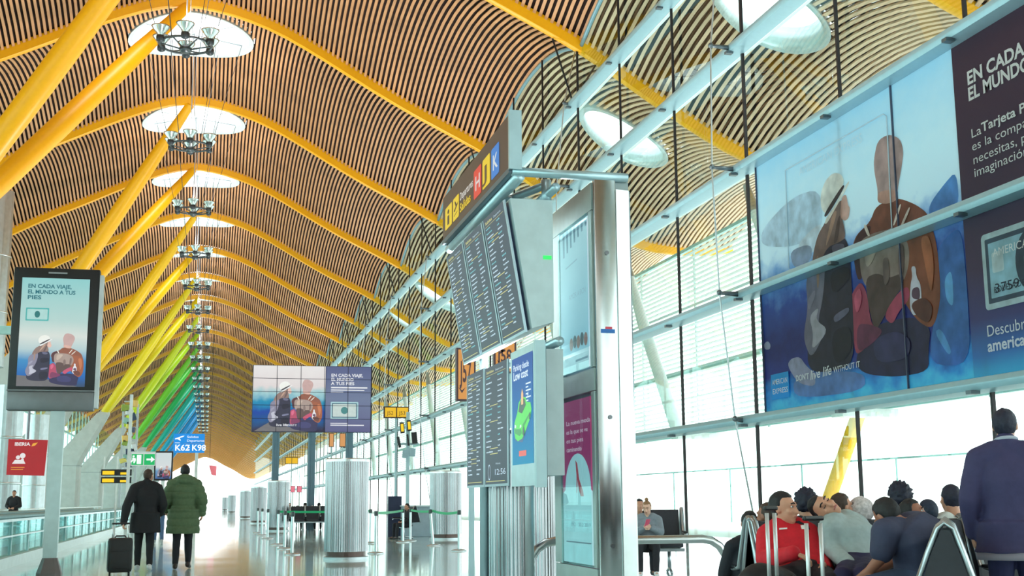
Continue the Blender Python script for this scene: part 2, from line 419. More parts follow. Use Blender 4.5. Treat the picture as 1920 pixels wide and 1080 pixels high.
def mull(y, big):
    r = .036 if not big else .05
    m = MB(); m.b2((XW-.2, -r, 0), (XW-.12, r, topz(y)-.1))
    o = m.build('facade_mullion', darkrod); o.location.y = y
    return o
for y in MY:
    if y > 330: break
    o = mull(y, any(abs(y-q) < .3 for q in RIBY))
    tag(o, 'dark vertical mullion of the glass facade', 'mullion', 'mullions of the glass facade')
BN = ['lowest', 'second lowest', 'middle', 'second highest', 'highest']
bm_ = mat('pale_blue_beam', (146, 184, 198), .35, .3, .03)
for z, nm in zip(BZ, BN):
    m = MB(); pr = [(-.52, -.02), (-.48, -.12), (-.2, -.17), (.0, -.15), (.0, .15), (-.2, .17), (-.48, .12), (-.52, .02)]
    m.ring([[V((XW-.12+a, y, z+b)) for a, b in pr] for y in (-56, 430)])
    root = m.build('facade_beam', bm_, None, 35); tag(root, '%s of the five long pale blue beams along the glass facade' % nm, 'facade beam', 'horizontal beams of the glass facade')
    c = MB(); c.b2((XW-.02, -56, z-.06), (XW+.12, 430, z+.06)); c.build('pressure_cap', white, root)
    for y in MY[:22]:
        k = MB(); k.b2((XW-.72, y-.09, z-.2), (XW-.5, y+.09, z-.12)); k.build('bracket', mat('bracket_grey', (92, 104, 112), .4, .6), root)
# bowed cable trusses at the bay lines
for k, y in enumerate(RIBY[NB+1:NB+9]):
    root = thing('cable_truss', 'l', 'cable truss', (XW, y, 0), 0, 'cable trusses of the glass facade')
    root['label'] = 'thin steel cable truss with short arms at the facade, %s from the near end' % nth(k)
    off = [-.85, -1.2, -1.3, -1.2, -.8]
    m = MB(); m.tube([(-.3, 0, .15)]+[(o, 0, z) for o, z in zip(off, BZ)]+[(-.25, 0, prof(XW-.3)-.3)], .028, 6); m.build('cable', steel2, root, True)
    for o, z in zip(off, BZ):
        a = MB(); a.tube([(o-.05, 0, z+.02), (-.55, 0, z)], [.05, .085], 8); a.ball((o, 0, z+.03), .085); a.build('spreader_arm', mat('arm_grey', (110, 120, 128), .35, .7), root, True)
    for sg in (-1, 1):
        a = MB(); a.tube([(-.4, 0, BZ[4]+.1), (-1.3 if sg < 0 else .7, .0, prof(XW-1.3 if sg < 0 else XW+.7)-.3)], .045, 6); a.build('tie_rod', darkrod, root)

# ------------------------------------------------------------------ outside: louvre screen, leaning columns, far railing
lm = mat('white_louvre', (240, 244, 242), .5)
scr = thing('louvre_screen', 'tall white louvred sun screen standing outside the glass facade', 'sun screen', (26, 20, 0))
for k in range(38):
    z = 4.9+k*.27
    m = MB(); m.ring([[V((0, y, z)), V((.16, y, z-.09)), V((.17, y, z-.07)), V((.01, y, z+.02))] for y in (0, 330)])
    m.build('louvre_blade', lm, scr)
for k in range(38):
    m = MB(); m.b2((.2, k*8.8, 4.6), (.3, k*8.8+.12, 15.3)); m.build('louvre_post', mat('screen_post', (190, 215, 212), .5), scr)
for z in (4.75, 8.2, 11.6, 15.2):
    m = MB(); m.b2((.05, 0, z-.09), (.28, 330, z+.09)); m.build('louvre_rail', mat('screen_rail', (168, 205, 204), .5), scr)
for k in range(9):
    y = 40+k*17.4
    root = thing('leaning_column', 'white leaning column outside the facade, %s from the near end' % nth(k), 'column', (24, y+9, 0), 0, 'white leaning columns outside')
    m = MB(); m.tube([(0, 2.4, 14.6), (0, 0, 11), (0, -5.0, 4.5)], [.22, .34, .34], 12); m.build('shaft', white, root, 50)
    m = MB(); m.b2((-.3, -5.6, 4.3), (2.1, -4.7, 4.6)); m.build('foot_bracket', white, root)
    m = MB(); m.tube([(0, 2.1, 14.1), (0, 2.9, 15.6)], [.3, .16], 12); m.build('column_head', steel2, root, 50)
for k in range(1):
    y = 50.4
    root = thing('yellow_prop', 'yellow leaning prop outside the glass above the seated people', 'prop', (26, y, 0))
    m = MB(); m.tube([(0, 0, -.3), (0, -4.2, 4.7)], .3, 12); m.build('shaft', mat('prop_yellow', (255, 190, 30), .5), root, True); m = MB(); m.tube([(0, -4.2, 4.7), (0, -8, 9.3)], .3, 12); m.build('washed_out_shaft', white, root, True)  # white upper shaft: glare washing out the yellow, put into the colour
    m = MB(); m.tube([(0, .05, -.3), (0, -.3, .1)], .5, 12); m.build('foot_collar', concrete, root, True)
rail = thing('airside_railing', 'thin metal railing far outside beyond the glass', 'railing', (31, 14, 0))
for z, r in ((3.0, .05),):
    m = MB(); m.tube([(0, 0, z), (0, 90, z)], r, 6); m.build('top_rail', mat('railing_green_grey', (120, 160, 156), .5, .3), rail)
for k in range(10):
    m = MB(); m.tube([(0, k*9.5, -.2), (0, k*9.5, 3.0)], .05, 6); m.build('rail_post', mat('railing_green_grey', (120, 160, 156), .5, .3), rail)
bx = thing('apron_building', 'small green box building outside at the far right', 'building', (40, 37, 0))
m = MB(); m.b2((0, 0, -.25), (5, 6, 4.3)); m.build('wall', mat('green_cladding', (60, 150, 140), .6), bx)
m = MB(); m.b2((-.2, -.2, 4.3), (5.2, 6.2, 4.6)); m.build('roof', mat('green_roof', (96, 170, 160), .6), bx)

# ------------------------------------------------------------------ glazed side on the left
g = MB(); g.b2((-23.3, -56, 0), (-23.25, 560, 17.6)); wl = tag(g.build('window_40', glass_wall), 'long glass side wall on the far side of the hall', kind='structure')
lf = mat('left_frame_paint', (176, 214, 212), .45, .2)
for k in range(46):
    m = MB(); m.b2((-23.24, 12+k*6-.07, 0), (-23.05, 12+k*6+.07, 18.2)); tag(m.build('side_mullion', lf), 'pale vertical mullion of the glass wall beyond the walkway', 'mullion', 'mullions of the side glass wall')
for z, nm in ((2.6, 'lowest'), (5.6, 'second lowest'), (9, 'third lowest'), (13, 'highest')):
    m = MB(); m.b2((-23.26, 12, z-.14), (-23.0, 560, z+.14)); tag(m.build('side_beam', lf), '%s pale beam along the glass wall beyond the walkway' % nm, 'facade beam', 'beams of the side glass wall')

# the hall's end behind the viewer
m = MB(); m.b2((-23.3, -62.5, -.2), (15.9, -62, 27)); tag(m.build('wall_back', mat('end_wall', (206, 206, 200), .7)), 'end wall of the hall', kind='structure')

# ------------------------------------------------------------------ the advertisement picture (two hikers seen from behind)
def a2(l): return [(1400+x/2.16, y/2.16) for x, y in l]
def a3(l): return [(1400+x/2.7, 400+y/2.7) for x, y in l]
XB = 15.47
PICT = [
 ('trousers', (44, 40, 74), a3([(545, 760), (600, 600), (700, 550), (850, 520), (935, 580), (920, 690), (925, 800), (760, 830), (600, 815)])),
 ('top', (128, 74, 58), a2([(428, 1000), (445, 950), (500, 900), (525, 832), (610, 800), (680, 825), (730, 860), (748, 905), (770, 985), (776, 1090), (600, 1100), (430, 1060)])),
 ('top2', (142, 80, 56), a3([(700, 100), (930, 60), (968, 170), (985, 420), (960, 545), (930, 585), (860, 540), (780, 420), (760, 200)])),
 ('arm', (74, 42, 48), a3([(535, 175), (570, 90), (640, 50), (600, 170), (590, 330), (560, 340)])),
 ('head', (176, 146, 142), a2([(532, 770), (518, 700), (515, 650), (530, 570), (575, 543), (622, 560), (637, 612), (628, 680), (612, 770), (610, 812), (570, 826), (530, 822)])),
 ('neck', (196, 156, 144), a2([(532, 775), (612, 765), (610, 812), (570, 826), (530, 822)])),
 ('pack', (150, 132, 124), a3([(570, 180), (585, 130), (640, 100), (740, 75), (800, 105), (825, 180), (822, 270), (790, 360), (700, 400), (610, 380), (580, 320)])),
 ('packd', (84, 66, 64), a3([(600, 330), (660, 300), (720, 330), (790, 300), (800, 360), (740, 440), (690, 540), (650, 600), (620, 480)])),
 ('red', (160, 66, 92), a3([(526, 430), (550, 380), (580, 345), (610, 400), (628, 540), (650, 580), (600, 690), (548, 720), (540, 520)])),
 ('red', (176, 72, 100), a3([(700, 530), (715, 480), (770, 400), (820, 365), (830, 430), (770, 500), (740, 565)])),
 ('red2', (112, 50, 84), a3([(560, 560), (620, 560), (700, 590), (640, 660), (560, 710)])),
 ('jacket', (42, 40, 60), a3([(395, 150), (440, 108), (500, 120), (525, 190), (532, 330), (540, 480), (546, 760), (440, 800), (335, 805), (305, 740), (330, 500)])),
 ('sleeve', (120, 118, 138), a3([(345, 230), (380, 160), (400, 260), (390, 420), (360, 560), (400, 600), (330, 740), (296, 660), (292, 600), (312, 480), (300, 330)])),
 ('fold', (170, 170, 184), a3([(318, 520), (370, 470), (350, 540), (420, 590), (330, 700), (340, 610)])),
 ('fold', (92, 92, 116), a3([(430, 160), (500, 150), (490, 200), (440, 210)])),
 ('hair', (126, 102, 96), a2([(320, 900), (345, 850), (392, 800), (385, 870), (405, 960), (380, 980), (330, 1000), (300, 1060), (262, 1080), (285, 960)])),
 ('face', (204, 164, 152), a2([(385, 800), (405, 785), (412, 830), (421, 842), (415, 885), (398, 896), (380, 880)])),
 ('hat', (220, 216, 208), a2([(304, 850), (300, 790), (318, 735), (350, 700), (385, 703), (400, 742), (330, 872)])),
 ('band', (66, 58, 64), a2([(312, 872), (392, 745), (400, 757), (325, 882)])),
 ('brim', (234, 230, 222), a2([(318, 908), (322, 885), (350, 850), (398, 757), (420, 728), (414, 752), (372, 826), (328, 905)])),
 ('bottle', (204, 206, 222), a3([(835, 270), (858, 266), (862, 320), (886, 362), (890, 480), (850, 525), (828, 480), (832, 360), (842, 320)])),
 ('bottled', (90, 64, 84), a3([(840, 380), (878, 370), (882, 440), (838, 430)])),
 ('strand', (172, 140, 124), a2([(350, 860), (372, 850), (340, 960), (318, 1010)])),
 ('strand', (92, 74, 74), a2([(372, 880), (384, 870), (372, 975), (352, 992)])),
 ('strand', (150, 120, 106), a3([(352, 240), (366, 200), (372, 330), (362, 400)])),
 ('fold', (108, 108, 136), a3([(440, 520), (520, 470), (525, 500), (450, 560)])),
 ('fold2', (28, 26, 44), a3([(420, 300), (520, 260), (530, 330), (440, 420)])),
 ('fold2', (28, 26, 44), a3([(430, 600), (530, 560), (540, 700), (450, 780)])),
 ('fold', (138, 136, 156), a3([(310, 440), (350, 380), (352, 420), (318, 500)])),
 ('packl', (176, 158, 146), a3([(600, 150), (660, 115), (680, 130), (640, 250), (606, 280)])),
 ('packs', (118, 100, 96), a3([(690, 230), (720, 220), (730, 330), (700, 380)])),
 ('packs', (112, 92, 90), a3([(770, 150), (800, 160), (800, 300), (775, 340)])),
 ('lit', (176, 106, 72), a3([(880, 120), (930, 110), (955, 260), (940, 420), (915, 300)])),
 ('lit2', (96, 54, 48), a3([(830, 460), (900, 420), (950, 470), (930, 560), (870, 530)])),
 ('redl', (196, 92, 122), a3([(545, 420), (578, 370), (590, 440), (560, 520)])),
 ('leg2', (56, 54, 98), a3([(640, 640), (760, 590), (840, 640), (820, 740), (660, 760)])),
 ('strap', (226, 214, 204), a2([(476, 915), (486, 905), (505, 955), (494, 958)])),
 ('strap', (226, 214, 204), a2([(622, 828), (632, 826), (604, 912), (594, 915)])),
 ('strap', (226, 214, 204), a2([(660, 838), (668, 842), (632, 925), (622, 925)])),
]
BB0 = at(1418, 330, X=XB); 
def bb(p): q = at(p[0], p[1], X=XB); return (-q.y, q.z)
def rounded(l, it=2):
    for _ in range(it):
        o = []
        for i, a in enumerate(l):
            b = l[(i+1) % len(l)]; o += [(a[0]*.78+b[0]*.22, a[1]*.78+b[1]*.22), (a[0]*.22+b[0]*.78, a[1]*.22+b[1]*.78)]
        l = o
    return l
PB = [(n, c, rounded([bb(p) for p in l])) for n, c, l in PICT]
_ax = [p[0] for _, _, l in PB for p in l]; _az = [p[1] for _, _, l in PB for p in l]
FX0, FX1, FZ0, FZ1 = min(_ax), max(_ax), min(_az), max(_az)
def couple(mb, mats, rect, M, make, k0=2):
    """add the hikers to mb inside rect=(x0,y0,x1,y1); M(x,y,k) gives the point on the sheet, k the print layer"""
    for j, (n, c, l) in enumerate(PB):
        mb.cur = len(mats); mats.append(make(n, c))
        pts = [M(rect[0]+(x-FX0)/(FX1-FX0)*(rect[2]-rect[0]), rect[1]+(z-FZ0)/(FZ1-FZ0)*(rect[3]-rect[1]), k0+j*.3) for x, z in l]
        mb.poly(pts)
def rectp(mb, M, x0, y0, x1, y1, k): mb.quad(M(x0, y0, k), M(x1, y0, k), M(x1, y1, k), M(x0, y1, k))
def rrect(x0, y0, x1, y1, r, n=5):
    o = []
    for cx, cy, a0 in ((x1-r, y0+r, -90), (x1-r, y1-r, 0), (x0+r, y1-r, 90), (x0+r, y0+r, 180)):
        for k in range(n+1): a = math.radians(a0+90*k/n); o.append((cx+r*math.cos(a), cy+r*math.sin(a)))
    return o
def ringp(mb, M, pts_o, pts_i, k):
    n = len(pts_o); mb.add([M(*p, k) for p in pts_o]+[M(*p, k) for p in pts_i], [(i, (i+1) % n, n+(i+1) % n, n+i) for i in range(n)])
def pm(n, c): return mat('print_'+n, c, .5, 0, .26, 2.2, 0, 0, .5)
def sm(n, c): return mat('screen_'+n, c, .3, 0, .05, 8, 0, SCR)

# big printed banner on the facade
bl, br, bz0, bz1, yl, yd = 0, 0, 3.62, 10.86, at(1418, 330, X=XB).y, at(1790, 200, X=XB).y
yr = 12.6
root = thing('facade_banner', 'huge travel advertisement with two hikers seen from behind, covering part of the glass facade', 'banner', (XB+.04, (yl+yr)/2, bz0))
ro = V(root.location)
def MB_(x, z, k): return V((XB-.002*k, yl-x, z))-ro          # x metres from the left edge, z height
LW = yl-yd; TW = yl-yr
sheet = MB(); sheet.b2(V((XB+.01, yl, bz0))-ro, V((XB+.04, yd, bz1))-ro)
sky_s = ramp_mat('print_sky', [(0, (96, 196, 222)), (.06, (66, 150, 205)), (.14, (52, 66, 140)), (.24, (46, 52, 116)), (.4, (58, 88, 158)), (.5, (112, 160, 206)), (.6, (206, 224, 234)), (.75, (204, 226, 236)), (1, (176, 214, 232))], 'Z', 0, .55, 16, .22)
sheet.build('picture_sheet', sky_s, root)
sheet = MB(); sheet.b2(V((XB+.01, yd, bz0))-ro, V((XB+.04, yr, bz1))-ro)
sheet.build('text_sheet', ramp_mat('print_plum', [(0, (70, 180, 215)), (.06, (60, 120, 180)), (.16, (64, 66, 120)), (.32, (66, 52, 82)), (1, (66, 46, 66))], 'Z', 0, .45, 4, .05), root)
pic = MB(); mats = []
def M1(x, z, k): return MB_(x, z, k)
def pg(n, c, l, k):
    pic.cur = len(mats); mats.append(pm(n, c)); pic.poly([M1(yl+q[0], q[1], k) for q in rounded([bb(p) for p in l])])
pg('mount', (86, 140, 196), a2([(738, 830), (800, 745), (850, 690), (862, 850), (740, 890)]), 1)
pg('slope', (62, 116, 184), a3([(955, 200), (1010, 120), (1088, 62), (1118, 400), (1136, 770), (930, 770), (935, 600), (985, 420)]), 1)
pg('slope2', (104, 176, 224), a3([(1000, 330), (1040, 280), (1050, 480), (1010, 440)]), 1.3)
pg('slope2', (92, 160, 214), a3([(950, 600), (985, 580), (1040, 700), (1020, 720)]), 1.3)
pg('hill', (186, 206, 220), a2([(60, 930), (180, 800), (300, 760), (310, 930), (200, 1000), (60, 1000)]), 1)
pg('mist', (206, 218, 226), a2([(200, 1000), (260, 930), (310, 900), (300, 1000), (240, 1040)]), 1.2)
pg('far', (150, 166, 186), a3([(215, 190), (330, 150), (330, 240), (240, 285)]), 1.3)
pg('rockb', (160, 164, 190), a3([(205, 770), (225, 735), (270, 725), (300, 770), (345, 810), (350, 880), (260, 860)]), 1.7)
pg('rock', (150, 156, 184), a3([(88, 660), (108, 645), (122, 665), (118, 690), (92, 690)]), 1.4)
pg('rock2', (104, 140, 190), a3([(230, 850), (340, 800), (600, 800), (600, 900), (250, 940)]), 1.4)
R0 = (yl+FX0, FZ0, yl+FX1, FZ1)
couple(pic, mats, R0, M1, pm)
pic.build('printed_hikers', mats, root)
ln = MB(); q = [bb(p) for p in a2([(160, 690), (556, 462), (570, 470), (592, 925)])+a3([(530, 180), (240, 295), (218, 280)])]
pth = [M1(yl+a, z, 12) for a, z in q]
ln.tube(pth+[pth[0]], .018, 4)
ln.text('AMERICAN EXPRESS', M1(yl+bb(a2([(215, 715)])[0])[0], bb(a2([(215, 715)])[0])[1], 12), (0, -1, 0), (0, 0, 1), .24, 3.4)
ln.build('card_outline', mat('print_white_line', (205, 222, 232), .5, 0, .02, 3, 0, 0, .5), root)
lg = MB(); q0 = bb(a3([(132, 955)])[0]); q1 = bb(a3([(215, 790)])[0])
rectp(lg, M1, yl+q0[0], q0[1]+.05, yl+q1[0], q1[1]-.05, 14); lgo = lg.build('logo_square', mat('print_cyan', (30, 164, 232), .5, 0, .02, 3, 0, 0, .5), root)
tx = MB(); hx, hz = yl+q0[0], (q0[1]+q1[1])/2
tx.text('AMERICAN', M1(hx+.08, hz+.06, 16), (0, -1, 0), (0, 0, 1), .15, abs(q1[0]-q0[0])-.16, .01)
tx.text('EXPRESS', M1(hx+.08, hz-.2, 16), (0, -1, 0), (0, 0, 1), .15, abs(q1[0]-q0[0])-.16, .01)
s0 = bb(a3([(255, 862)])[0]); s1 = bb(a3([(440, 838)])[0]); s2 = bb(a3([(590, 780)])[0])
tx.text("DON'T", M1(yl+s0[0], s0[1]+.06, 16), (0, -1, 0), (0, 0, 1), .16, .75, .02)
tx.text('live life', M1(yl+s0[0]+.82, s0[1]+.02, 16), (0, -1, .03), (0, -.25, 1), .26, 1.15, .015)
tx.text('WITHOUT IT', M1(yl+s0[0]+2.1, s0[1]+.08, 16), (0, -1, .01), (0, 0, 1), .15, 1.35, .012)
wl_ = lambda px, py: (yl+bb((px, py))[0], bb((px, py))[1])
def bt(s, px, py, h, wd=None, bold=0): a, z = wl_(px, py); tx.text(s, M1(a, z, 16), (0, -1, 0), (0, 0, 1), h, wd, bold)
bt('EN CADA VIAJE,', 1816, 160, .29, 3.1, .03); bt('EL MUNDO A TUS PIES', 1818, 190, .29, 4.1, .03)
bt('La', 1823, 260, .2, .34); bt('Tarjeta Platinum', 1843, 248, .2, 2.6, .02)
bt('es la compañera que', 1825, 284, .2, 3.2); bt('necesitas, para llevar tu', 1827, 309, .2, 3.6); bt('imaginación tan lejos', 1829, 333, .2, 3.2)
bt('Descubre más en', 1853, 632, .24, 2.5); bt('americanexpress.es', 1855, 660, .24, 3.0, .025)
tx.build('printed_lettering', mat('print_white', (232, 238, 240), .5, 0, .02, 3, 0, 0, .5), root)
cd = MB(); c0 = wl_(1852, 583); c1 = wl_(1842, 442); cm = []
CW = 3.3
def cq(n, c): cd.cur = len(cm); cm.append(pm(n, c))
cq('cardedge', (188, 214, 222)); cd.poly([M1(*p, 13) for p in rrect(c0[0]-.02, c0[1], c0[0]+CW, c1[1], .1)])
cq('cardink', (64, 84, 104)); ringp(cd, M1, rrect(c0[0]+.1, c0[1]+.12, c0[0]+CW-.1, c1[1]-.12, .03), rrect(c0[0]+.2, c0[1]+.22, c0[0]+CW-.2, c1[1]-.22, .02), 14)
cq('cardface', (150, 190, 206)); cd.poly([M1(*p, 14) for p in rrect(c0[0]+.2, c0[1]+.22, c0[0]+CW-.2, c1[1]-.22, .02)])
cq('chip', (196, 214, 220)); cd.poly([M1(*p, 15) for p in rrect(c0[0]+.3, (c0[1]+c1[1])/2-.06, c0[0]+.68, (c0[1]+c1[1])/2+.36, .05)])
cq('oval', (58, 74, 92)); cd.poly([M1(c0[0]+1.55+.5*math.cos(a), (c0[1]+c1[1])/2+.62*math.sin(a), 15) for a in [2*PI*k/28 for k in range(28)]])
cq('ovali', (140, 176, 190)); cd.poly([M1(c0[0]+1.6+.28*math.cos(a), (c0[1]+c1[1])/2+.36*math.sin(a), 16) for a in [2*PI*k/28 for k in range(28)]])
cq('cardtext', (44, 54, 72)); cd.text('3759 876543', M1(c0[0]+.32, (c0[1]+c1[1])/2-.48, 17), (0, -1, 0), (0, 0, 1), .2, 2.1); cd.text('ROUELA DE AGUS', M1(c0[0]+.3, c0[1]+.32, 17), (0, -1, 0), (0, 0, 1), .13, 1.5)
cq('cardwhite', (236, 242, 244)); cd.text('AMERICAN EXPRESS', M1(c0[0]+.35, c1[1]-.52, 17), (0, -1, 0), (0, 0, 1), .17, 2.4)
cd.build('printed_card', cm, root)
for a in (yl-.02, 25.2, 19.6):
    sm_ = MB(); sm_.b2(V((XB-.05, a-.012, bz0))-ro, V((XB+.0, a+.012, bz1))-ro)
    sm_.build('sheet_seam', mat('seam_grey', (70, 78, 100), .5), root)

# ------------------------------------------------------------------ advertising column with the tall portrait screen (left)
KB = at(90, 1082, Z=0); ky = KB.y
root = thing('advertising_column', 'tall black framed portrait advertising screen on a steel post beside the moving walkway', 'advertising screen', (KB.x, ky, 0))
a, b = at(28, 505, Y=ky), at(186, 770, Y=ky)
kx0, kx1, kz1, kz0 = -3.27-KB.x, -1.89-KB.x, 5.11, 2.70
m = MB(); m.rbox(((kx0+kx1)/2, .12, (kz0+.33+kz1)/2), (kx1-kx0, .2, kz1-kz0-.33), .03); m.build('screen_housing', dark, root, 40)
m = MB(); m.rbox(((kx0+kx1)/2, .12, kz0+.16), (kx1-kx0, .22, .32), .03); m.b2((kx0, -.0, kz0+.32), (kx1, .23, kz0+.345)); m.build('lower_casing', mat('casing_grey', (120, 124, 128), .4, .6), root, 40)
m = MB(); m.b2((kx1, -.0, kz0+.05), (kx1+.06, .24, kz1-.1)); m.build('side_casing', steel2, root)
px0, px1, pz0, pz1 = kx0+.14, kx1-.16, kz0+.4, kz1-.18
m = MB(); m.b2((px0, .005, pz0), (px1, .03, pz1))
scr_o = m.build('lit_screen', ramp_mat('screen_sky', [(0, (60, 80, 110)), (.1, (40, 110, 190)), (.24, (70, 150, 205)), (.34, (190, 214, 218)), (.46, (226, 232, 226)), (.6, (190, 220, 216)), (1, (150, 212, 212))], 'Z', SCR, 0, 3, .05), root)
MK = lambda x, z, k: V((px0+x*(px1-px0), .004-.0012*k, pz0+z*(pz1-pz0)))
pic = MB(); mats = []
pic.cur = 0; mats.append(sm('rocky', (120, 116, 120))); pic.poly([MK(x, z, 1) for x, z in ((0, 0), (.9, 0), (.5, .06), (.2, .09), (0, .1))])
couple(pic, mats, (.12, .01, .97, .49), MK, lambda n, c: sm(n, tuple(min(255, int(v*1.15+8)) for v in c)))
pic.build('screen_hikers', mats, scr_o)
t = MB(); dk = (1, 0, 0); up = (0, 0, 1); W = px1-px0
t.text('EN CADA VIAJE,', MK(.09, .905, 9), dk, up, .066, W*.64, .03); t.text('EL MUNDO A TUS', MK(.09, .852, 9), dk, up, .066, W*.7, .03); t.text('PIES', MK(.09, .8, 9), dk, up, .066, W*.2, .03)
t.build('screen_lettering', sm('teal_text', (40, 116, 128)), scr_o)
cm = []; cd = MB(); cd.cur = 0; cm.append(sm('card_edge', (84, 186, 182))); ringp(cd, MK, rrect(.08, .6, .42, .72, .01), rrect(.1, .612, .4, .708, .01), 9)
cd.cur = 1; cm.append(sm('card_face', (180, 222, 218))); cd.poly([MK(*p, 9) for p in rrect(.1, .612, .4, .708, .01)])
cd.cur = 2; cm.append(sm('card_oval', (40, 120, 120))); cd.poly([MK(.25+.04*math.cos(q), .66+.032*math.sin(q), 11) for q in [2*PI*k/16 for k in range(16)]])
cd.build('screen_card', cm, scr_o)
m = MB(); m.b2((-.11, .06, .1), (.11, .2, kz0+.02)); m.build('post', mat('post_pale', (186, 204, 206), .35, .5), root)
m = MB(); m.ring([[V((sx*w_*.38+.0, sy*w_*.38+.12, z)) for sx, sy in ((-1, -.6), (-.6, -1), (.6, -1), (1, -.6), (1, .6), (.6, 1), (-.6, 1), (-1, .6))] for w_, z in ((.5, 0), (.5, .06), (.3, .3))]); m.build('base_shoe', mat('shoe_grey', (116, 108, 108), .5, .3), root)
m = MB(); m.b2((kx0+.55, -.002, kz1-.1), (kx0+.85, .01, kz1-.075)); m.build('brand_strip', mat('strip_grey', (150, 150, 154), .4), root)

# ------------------------------------------------------------------ moving walkway on the left
root = thing('moving_walkway', 'moving walkway with glass balustrades running down the side of the hall', 'moving walkway', (-4.5, 2, 0))
wk0, wk1 = 0, 62
glass_rail = glass('balustrade_tint', (222, 246, 246), .06)
for sx, nm in ((.84, 'near'), (-.84, 'far')):
    for j in range(26):
        y0 = wk0+j*2.4
        g = MB(); g.b2((sx-.01, y0+.02, .2), (sx+.01, y0+2.38, .86)); g.build('balustrade_glass', glass_rail, root)
        p = MB(); p.b2((sx-.03, y0-.02, .1), (sx+.03, y0+.02, .86)); p.build('balustrade_post', mat('walkway_metal', (196, 212, 214), .3, .7), root)
    m = MB(); m.tube([(sx, wk0, .93), (sx, wk1, .93)], .055, 8); m.build('handrail', mat('handrail_teal_grey', (120, 160, 166), .4), root, True)
    m = MB(); m.b2((sx-.05, wk0, .84), (sx+.05, wk1, .89)); m.b2((sx-.04, wk0, .55), (sx+.04, wk1, .58)); m.build('mid_rail', mat('walkway_metal', (196, 212, 214), .3, .7), root)
    m = MB(); m.b2((sx-.13, wk0, 0), (sx+.13, wk1, .2)); m.build('skirt', mat('skirt_pale', (206, 218, 218), .35, .4), root)
m = MB(); m.b2((-.7, wk0, .01), (.7, wk1, .05)); m.build('tread_belt', mat('belt_grey', (120, 140, 146), .5, .2), root)
# low rail of the upper gallery further left
root = thing('gallery_railing', 'pale railing with thin bars behind the moving walkway', 'railing', (-7.6, 8, 0))
for z in (.35, .65, .95):
    m = MB(); m.tube([(0, 0, z), (0, 90, z)], .03, 6); m.build('rail_bar', mat('walkway_metal', (196, 212, 214), .3, .7), root)
for k in range(31):
    m = MB(); m.b2((-.03, k*3, 0), (.03, k*3+.05, .98)); m.build('rail_post', mat('walkway_metal', (196, 212, 214), .3, .7), root)

# steel ducts on the left
def duct(label, x, y, r, z0, z1, name='steel_duct', ribs=0):
    root = thing(name, label, 'duct', (x, y, 0))
    m = MB(); n = 64; pr = []
    for k in range(n):
        a = 2*PI*k/n; q = r*(1+(.05 if (k // 4) % 2 else 0)); pr.append((q*math.cos(a), q*math.sin(a)))
    m.ring([[V((p[0], p[1], z)) for p in pr] for z in (z0, z1)]); m.build('shell', steel2, root, 30)
    for z in (z0+(z1-z0)*.3, z0+(z1-z0)*.62):
        c = MB(); c.lathe((0, 0, z), [(r*1.06, 0), (r*1.08, .02), (r*1.08, .1), (r*1.06, .12)], 40, False); c.build('joint_ring', steel, root, True)
duct('tall fluted steel duct rising to the slatted ceiling at the far left edge', -15.15, 91, 1.2, 10.5, 22.9)
duct('broad steel cylinder behind the red hanging sign', -9.95, 68, .65, 0, 7.2)
duct('broad steel cylinder left of the grey bent pier', -15.8, 125, 1.0, 0, 9.5)

# red hanging airline sign
a, b = at(18, 823, Y=40), at(84, 892, Y=40); xm = (a.x+b.x)/2
root = thing('airline_sign', 'red square hanging sign with white airline lettering beside the steel post', 'hanging sign', (xm, 40, a.z+1.4))
h = -1.4
m = MB(); sw = (b.x-a.x)/2+.03; m.ring([[V((-sw, y, h)), V((sw, y, h-.03)), V((sw-.05, y, h-1.1)), V((-sw+.0, y, h-1.07))] for y in (0, .06)]); m.build('sign_panel', mat('airline_red', (214, 26, 42), .4, 0, .04, 2, 0, .25), root)
t = MB(); t.text('IBERIA', (-.38, -.004, h-.2), dk, up, .1, .44, .03); t.build('lettering', mat('sign_white', (245, 240, 240), .4, 0, .01, 2, 0, .4), root)
t = MB(); t.poly([V((.1, -.004, h-.22)), V((.2, -.004, h-.2)), V((.28, -.004, h-.1)), V((.14, -.004, h-.13))]); t.build('tail_mark', mat('sign_amber', (250, 180, 60), .4, 0, .01, 2, 0, .4), root)
t = MB()
for (cx, cz_, r_) in ((-.26, -.55, .06), (-.13, -.5, .08), (-.13, -.62, .04)): t.poly([V((cx+r_*math.cos(q), -.005, h+cz_+r_*math.sin(q))) for q in [2*PI*k/14 for k in range(14)]])
t.poly([V((-.42, -.004, h-.74)), V((-.04, -.004, h-.74)), V((-.1, -.004, h-.62)), V((-.34, -.004, h-.62))]); t.build('desk_pictogram', mat('sign_white', (245, 240, 240), .4, 0, .01, 2, 0, .4), root)
t = MB(); t.b2((-.44, -.006, h-.86), (-.06, 0, h-.84)); t.b2((-.44, -.006, h-.92), (-.1, 0, h-.9)); t.build('small_print', mat('sign_amber', (250, 180, 60), .4, 0, .01, 2, 0, .4), root)
m = MB(); m.tube([(-.02, .03, h), (-.02, .03, 1.9)], .04, 8); m.build('hanger_rod', mat('rod_grey', (128, 124, 132), .4, .5), root)
portal = thing('sign_gantry', 'grey overhead gantry carrying the red hanging sign', 'gantry', (-7.4, 40.05, 0))
m = MB(); m.b2((-.1, 0, 0), (.1, .2, 6.5)); m.build('upright', lf, portal)
m = MB(); m.b2((-.1, 0, 6.3), (3.4, .2, 6.55)); m.build('crossbar', lf, portal)

